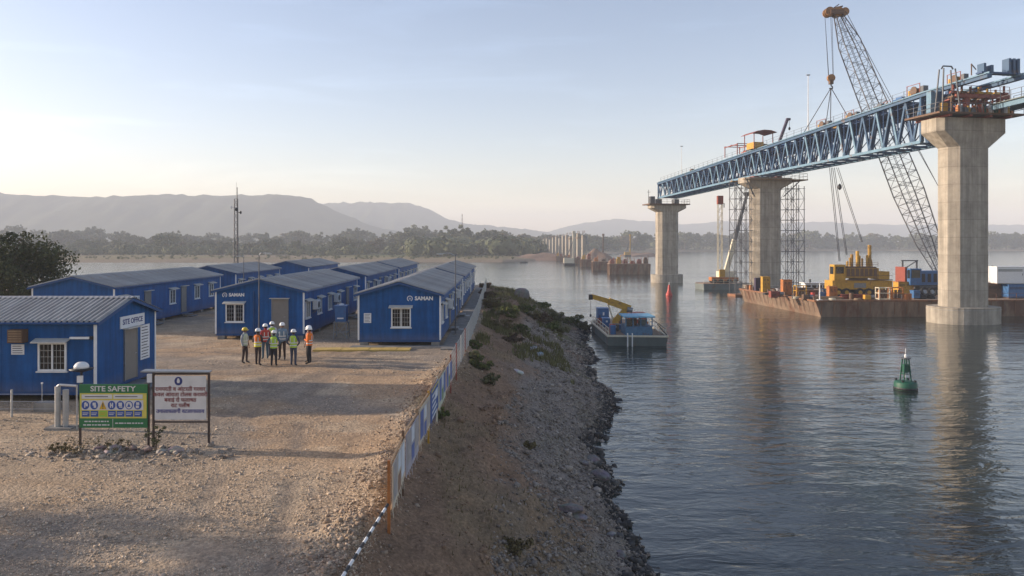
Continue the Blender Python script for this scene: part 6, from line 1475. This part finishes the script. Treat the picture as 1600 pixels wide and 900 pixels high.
# ---------------------------------------------------------------- stones and rubble
CUBE = np.array([(-1,-1,-1),(1,-1,-1),(1,1,-1),(-1,1,-1),(-1,-1,1),(1,-1,1),(1,1,1),(-1,1,1)], float)*.62
CF = np.array([(3,2,1,0),(4,5,6,7),(0,1,5,4),(1,2,6,5),(2,3,7,6),(3,0,4,7)])
def stones(name, x, y, size, cols, seed, sink=.3):
    r = np.random.default_rng(seed); n = len(x)
    z = terrain(x, y)
    b = CUBE[None]*(1+r.uniform(-.45,.35,(n,8,3)))
    sc = size[:,None]*np.stack([r.uniform(.7,1.3,n), r.uniform(.7,1.3,n), r.uniform(.45,.9,n)],1)
    b = b*sc[:,None,:]
    a = r.uniform(0,6.283,n); ca, sa = np.cos(a), np.sin(a); ti = r.uniform(-.6,.6,n); ct, st = np.cos(ti), np.sin(ti)
    y1 = b[...,1]*ct[:,None]-b[...,2]*st[:,None]; z1 = b[...,1]*st[:,None]+b[...,2]*ct[:,None]; x1 = b[...,0]
    X2 = x1*ca[:,None]-y1*sa[:,None]; Y2 = x1*sa[:,None]+y1*ca[:,None]
    v = np.stack([X2+x[:,None], Y2+y[:,None], z1+(z+size*(.5-sink))[:,None]],-1).reshape(-1,3)
    f = (CF[None]+8*np.arange(n)[:,None,None]).reshape(-1,4)
    c = np.repeat(cols, 8, 0)
    o = obj(name, np_mesh(name, v, f, G['stone'], c)); kind(o, 'stuff'); return o
r = np.random.default_rng(77)
def pal(n, a, b): k = r.uniform(0,1,(n,1)); return (np.array(a)*(1-k)+np.array(b)*k)*r.uniform(.7,1.3,(n,1))
# gravel on the yard, thinning with distance
n = 64000; u = r.uniform(0,1,n); Yp = 11.5*(50/11.5)**u; xl = -(PPX+30)*Yp/FPX; Xp = xl + (np.interp(Yp, XE_Y, XE_X)+.4-xl)*r.uniform(0,1,n)
keep = (ruts(Xp, Yp) < .35) & (fbm(Xp*.5, Yp*.5, 3, 91) > .36+.12*r.uniform(0,1,n)) & ~((Xp < -15.1)&(Yp > 27.3)&(Yp < 32.4)) & ~((Xp > -8.6)&(Xp < -2)&(Yp > 40)) & ~((Xp > -17.8)&(Xp < -12)&(Yp > 45))
Xp, Yp = Xp[keep], Yp[keep]; S = r.lognormal(-4.4,.5,len(Xp)).clip(.006,.06)
tag(stones('yard_gravel', Xp, Yp, S, pal(len(Xp), (.35,.265,.19), (.57,.465,.355)), 78), 'loose grey and tan gravel strewn over the yard', 'gravel')
# broken edge of the yard
n = 7000; Yp = 11+34*r.uniform(0,1,n)**1.5; Xp = np.interp(Yp, XE_Y, XE_X)+r.normal(-.1,.42,n); S = r.lognormal(-3.8,.5,n).clip(.012,.09)
tag(stones('edge_rubble', Xp, Yp, S, pal(n, (.24,.17,.12), (.42,.32,.23)), 79), 'broken stones along the crumbling edge of the yard', 'rubble')
# bank
n = 44000; Yp = 13*(100/13)**r.uniform(0,1,n); xe = np.interp(Yp, XE_Y, XE_X); xs = np.interp(Yp, XS_Y, XS_X); t_ = r.beta(1.7,1.05,n); Xp = xe+(xs-xe)*t_*1.04
S = r.lognormal(-3.75,.55,n).clip(.012,.14)*(.75+Yp/50)
k = (t_ > .42+.5*(fbm(Xp*.3,Yp*.2,3,92)-.5)) | (r.uniform(0,1,n) < .16); Xp, Yp, S, t_ = Xp[k], Yp[k], S[k], t_[k]
c = pal(len(Xp), (.165,.135,.11), (.32,.275,.23)); c[t_ < .35] *= np.array([1.0,.78,.62])
tag(stones('bank_stones', Xp, Yp, S, c, 80), 'grey stones covering the river bank slope', 'stones')
n = 4200; Yp = 13*(90/13)**r.uniform(0,1,n); xs = np.interp(Yp, XS_Y, XS_X)+1.3*(fbm(Yp*.22, Yp*0+1.7, 3, 11)-.5); Xp = xs+r.normal(-.25,.35,n); S = r.lognormal(-2.75,.5,n).clip(.03,.26)
tag(stones('waterline_rocks', Xp, Yp, S, pal(n, (.03,.028,.027), (.085,.08,.075)), 81, .35), 'dark wet rocks heaped along the waterline', 'rocks')
# rubble bank below the sign boards
n = 480; Xp = r.normal(-10.6,1.5,n); Yp = 20.6+r.normal(0,.38,n); S = r.lognormal(-3.3,.55,n).clip(.02,.13)
tag(stones('sign_rubble', Xp, Yp, S, pal(n, (.20,.155,.12), (.40,.34,.28)), 82), 'heap of broken stones under the sign boards', 'rubble')
# single boulders
def ground_hit(px, py):
    # where the sight line through that photograph pixel meets the ground
    Ys = np.arange(14.0, 118, .1); xs_ = (px-PPX)*Ys/FPX; zs = CAMZ-(py-PPY)*Ys/FPX; k = np.nonzero(zs <= terrain(xs_, Ys))[0]
    i = k[0] if len(k) else len(Ys)-1
    return float(xs_[i]), float(Ys[i])
def boulder(label, px, py, s, seed, z=None, col=(.17,.155,.15), flat=.55):
    x, Yb = ground_hit(px, py)
    rr = random.Random(seed); bm = bmesh.new(); bmesh.ops.create_icosphere(bm, subdivisions=2, radius=s)
    for v in bm.verts:
        k = 1+.28*(vnoise(v.co.x/s*1.6+seed, v.co.y/s*1.6+v.co.z/s*1.3, seed)-.5)*2; v.co = Vector((v.co.x*1.25*k, v.co.y*.85*k, v.co.z*flat*k))
    me = bpy.data.meshes.new('boulder'); bm.to_mesh(me); bm.free(); me.materials.append(G['stone'])
    ca = me.color_attributes.new('cover','FLOAT_COLOR','POINT')
    for d_ in ca.data: d_.color = (*[c_*rr.uniform(.85,1.15) for c_ in col], 1)
    o = obj('boulder', me, None, (x, Yb, hz(x,Yb)+s*flat*.35), (rr.uniform(-.3,.3), rr.uniform(-.3,.3), rr.uniform(0,6))); return tag(o, label, 'boulder')
boulder('long pale boulder at the waterline midway down the bank', 925, 722, .34, 1); boulder('rounded grey boulder just below the long pale one', 938, 746, .40, 2); boulder('flat slab of rock above the long waterline boulder', 912, 726, .2, 3)
boulder('pale stone low on the bank near the bottom edge', 905, 812, .22, 4, col=(.22,.2,.19)); boulder('large grey boulder half sunk low on the bank', 893, 800, .34, 5); boulder('pale oval stone by the wet rocks near the bottom edge', 955, 836, .14, 6, col=(.24,.22,.21)); boulder('round stone at the water close to the bottom edge', 970, 870, .16, 7)
boulder('white stone lying alone high on the bank slope', 811, 584, .24, 8, col=(.5,.48,.45)); boulder('upright dark rock on the skyline of the mound', 816, 466, .75, 9, flat=1.3)
boulder('pale slab lying on the slope below the bushes', 828, 545, .6, 10, col=(.26,.27,.29), flat=.18); boulder('second pale slab lying on the slope below the bushes', 840, 556, .5, 11, col=(.24,.26,.29), flat=.18)
boulder('tan stone on the mound beside the skyline rock', 862, 476, .6, 12, col=(.26,.22,.18)); boulder('grey stone on the shoulder of the mound', 890, 486, .55, 13)
for i, (px, py) in enumerate(((158,703),(178,706),(205,704),(228,706),(252,708),(276,706))): boulder(('reddish stone under the left half of the safety board','pale stone under the safety board','brown stone under the safety board','grey stone between the two sign boards','dark stone under the notice board','brown stone at the far end of the rubble under the signs')[i], px, py, rnd.uniform(.14,.24), 30+i, col=rnd.choice([(.28,.2,.17),(.34,.29,.25),(.2,.16,.14)]))

# ---------------------------------------------------------------- bushes, plants, grass
lfb = leafmat('dark bush leaves', (.03,.042,.016), (.095,.10,.04), .05); lfo = leafmat('olive scrub', (.075,.078,.036), (.17,.16,.075), .2); lfg = leafmat('shrub leaves', (.05,.07,.02), (.14,.15,.045), .2); lfd = leafmat('dry shrub', (.08,.062,.03), (.15,.12,.055), .2); lfm = leafmat('mixed bank grass', (.10,.085,.04), (.17,.165,.06), .1); lfr = leafmat('reddish scrub', (.075,.045,.03), (.13,.09,.05), .2)
bush = thing('dark_bush', 'big dark bushy tree at the left edge beside the long cabin', 'tree', (-42.8, 63.0, -.2))
obj('crown', crown_mesh('crown', lfb, 4.9, 3.1, 3.45, 150, 130, .14, 401, base_cut=-.95), bush)
obj('crown', crown_mesh('crown', lfb, 2.6, 1.6, 5.2, 40, 80, .14, 402), bush)
trunk_mb(3.0, .3, 6, 3.6, 403, 3.6).build('trunk', bark, bush)
tw = MB(); q = random.Random(8)
for i in range(46):
    a = q.uniform(0,6.28); e = q.uniform(.3,1.3); d_ = Vector((math.cos(a)*math.cos(e), math.sin(a)*math.cos(e), math.sin(e))); c = Vector((0,0,3.2)); p0 = c+Vector((d_.x*4.0,d_.y*4.0,d_.z*2.6)); tw.tube(p0, p0+d_*q.uniform(.8,1.6)+Vector((0,0,.2)), .02, .006, 4)
kind(tw.build('twig', bark, bush), 'stuff')
tree('added_shade_tree', 'leafy tree added out of view at the left to shade the gravel', crown_mesh('crown', lfb, 2.3, 1.7, 4.0, 60, 60, .12, 421), trunk_mb(3.2, .16, 5, 1.7, 422, 4.0).build('trunk', bark).data, (-23.5, 16.4, -.1), (1,1,1), .4, None); bpy.data.objects.remove(bpy.data.objects['trunk'] if bpy.data.objects['trunk'].parent is None else [o for o in bpy.data.objects if o.name.startswith('trunk') and o.parent is None][0])  # unseen tree, put in so that its shadow darkens the near gravel
def shrub(label, px, py, w, h, m, seed, leaf=.07, clumps=22, leaves=38):
    x, Yb = ground_hit(px, py)
    t = thing('shrub', label, 'shrub', (x, Yb, hz(x,Yb)), 0, 'shrubs on the river bank')
    w *= .72; h *= .85; obj('crown', crown_mesh('crown', m, w, h*.55, h*.5, clumps, leaves, leaf*(.45+Yb/75), seed, base_cut=-.8), t)
    s = MB(); q = random.Random(seed)
    for i in range(9):
        a = q.uniform(0,6.28); s.tube((0,0,-.1), (math.cos(a)*w*.6, math.sin(a)*w*.6, h*q.uniform(.6,1.05)), .02, .006, 5)
    s.build('stem', bark, t)
SH = [(798,497,1.3,1.3,lfg,'yellow green shrub glowing at the top of the bank'),(770,480,1.2,1.0,lfd,'dry shrub by the path fence at the mound top'),(760,465,1.3,.9,lfr,'reddish scrub behind the path fence'),(822,488,1.2,.9,lfg,'green shrub next to the skyline rock'),(785,515,1.3,.8,lfd,'dry shrub below the yellow green one'),(812,520,1.2,.7,lfg,'green low shrub in the middle of the mound'),(845,505,1.5,.9,lfr,'reddish scrub on the mound slope'),(868,502,1.6,1.0,lfo,'dark green shrub on the mound toward the water'),(893,508,1.5,1.0,lfg,'green shrub near the crane boat'),(912,514,1.2,.8,lfo,'dark shrub closest to the crane boat'),
      (880,490,1.2,.7,lfd,'dry tuft on the mound skyline'),(850,482,1.1,.7,lfg,'small green shrub on the mound skyline'),(752,578,.8,.8,lfg,'green shrub beside the fence below the path'),(742,565,.6,.6,lfo,'small dark shrub against the fence'),(765,600,.7,.45,lfo,'low dark shrub under the green fence shrub'),(742,545,.6,.5,lfg,'small green shrub near the path corner'),(800,860,.6,.25,lfd,'low dry growth near the bottom of the bank'),(825,700,.4,.2,lfd,'small low growth midway down the bank'),(690,655,.35,.4,lfg,'small green weed at the blue fence panel'),(900,475,1.0,.5,lfr,'reddish tuft at the mound tip'),(758,450,1.2,.8,lfr,'bare brown scrub at the end of the path'),(735,446,.9,.9,lfo,'dark scrub by the last riverside cabin'),
      (775,495,1.0,.7,lfo,'olive shrub midway between the path fence and the glowing shrub'),(835,498,1.0,.6,lfd,'dry shrub below the small skyline shrub'),(858,515,1.3,.7,lfg,'green shrub low on the mound facing the water'),(800,535,1.0,.5,lfr,'reddish scrub above the pale slabs'),(878,522,1.1,.6,lfo,'olive shrub above the stony shore'),(905,500,1.0,.7,lfo,'olive shrub at the mound tip')]
for i, (px, py, w, h, m, l) in enumerate(SH): shrub(l, px, py, w, h, m, 500+i)
# small growth by the sign boards
for i, (x, y, w, h, m, l) in enumerate(((-9.85,20.9,.3,.75,lfb,'small dark sapling behind the notice board'),(-11.9,20.7,.5,.3,lfd,'low dry weeds under the safety board'),(-10.9,20.85,.35,.3,lfd,'dry weeds between the sign boards'),(-12.5,20.7,.3,.25,lfd,'dry weeds at the foot of the safety board post'))):
    t = thing('weed_plant', l, 'plant', (x,y,0)); obj('crown', crown_mesh('crown', m, w, h*.4, h*.62, 12, 40, .025, 700+i), t)
    s = MB()
    for k in range(5): s.tube((0,0,-.1),(rnd.uniform(-.5,.5)*w,rnd.uniform(-.5,.5)*w,h*.7),.012,.005,5)
    s.build('stem', bark, t)
# grass blades: bank top, fence foot and slope patches
def grass(name, label, x, y, h, seed, m):
    r = np.random.default_rng(seed); n = len(x); z = terrain(x,y); a = r.uniform(0,6.283,n); l = r.uniform(-.5,.5,(n,2))*h[:,None]; w = h*.09+.006
    dx, dy = np.cos(a)*w, np.sin(a)*w
    v = np.stack([np.stack([x-dx,y-dy,z-.02],1), np.stack([x+dx,y+dy,z-.02],1), np.stack([x+l[:,0],y+l[:,1],z+h],1)],1).reshape(-1,3)
    c = np.repeat(r.uniform(0,1,n),3)
    o = obj(name, np_mesh(name, v, np.arange(3*n).reshape(-1,3), m, np.repeat(c[:,None],3,1))); kind(o,'stuff'); tag(o, label, 'grass')
n = 26000; Yp = 46+56*r.uniform(0,1,n); xe = np.interp(Yp,XE_Y,XE_X); xs = np.interp(Yp,XS_Y,XS_X); t_ = r.uniform(.02,.75,n); Xp = xe+(xs-xe)*t_; k = fbm(Xp*.45,Yp*.25+8,4,56) > .47
grass('bank_grass', 'rough grass growing over the mound and bank', Xp[k], Yp[k], r.uniform(.12,.5,n)[k], 5, lfm)
n = 4500; Yp = 13+35*r.uniform(0,1,n); xe = np.interp(Yp,XE_Y,XE_X); xs = np.interp(Yp,XS_Y,XS_X); t_ = r.uniform(.1,.9,n); Xp = xe+(xs-xe)*t_; k = fbm(Xp*.45,Yp*.25+8,4,56) > .56
grass('slope_weeds', 'thin dry weeds scattered on the lower slope', Xp[k], Yp[k], r.uniform(.04,.16,n)[k], 6, lfd)

# ---------------------------------------------------------------- haze: one closed box of even pale air round everything
hb_ = MB().box(-3600, 3600, -140, 4500, -14, 178)
hm, ht, hbs = newmat('haze'); ht.nodes.remove(hbs)
pv = ht.nodes.new('ShaderNodeVolumePrincipled'); pv.inputs['Color'].default_value = (.87,.92,1.0,1); pv.inputs['Density'].default_value = .0004; pv.inputs['Anisotropy'].default_value = 0.0
ht.links.new(pv.outputs[0], ht.nodes['Material Output'].inputs['Volume'])
hz_o = hb_.build('haze', hm); kind(hz_o, 'stuff'); tag(hz_o, 'pale morning haze lying over the river and hills', 'haze')
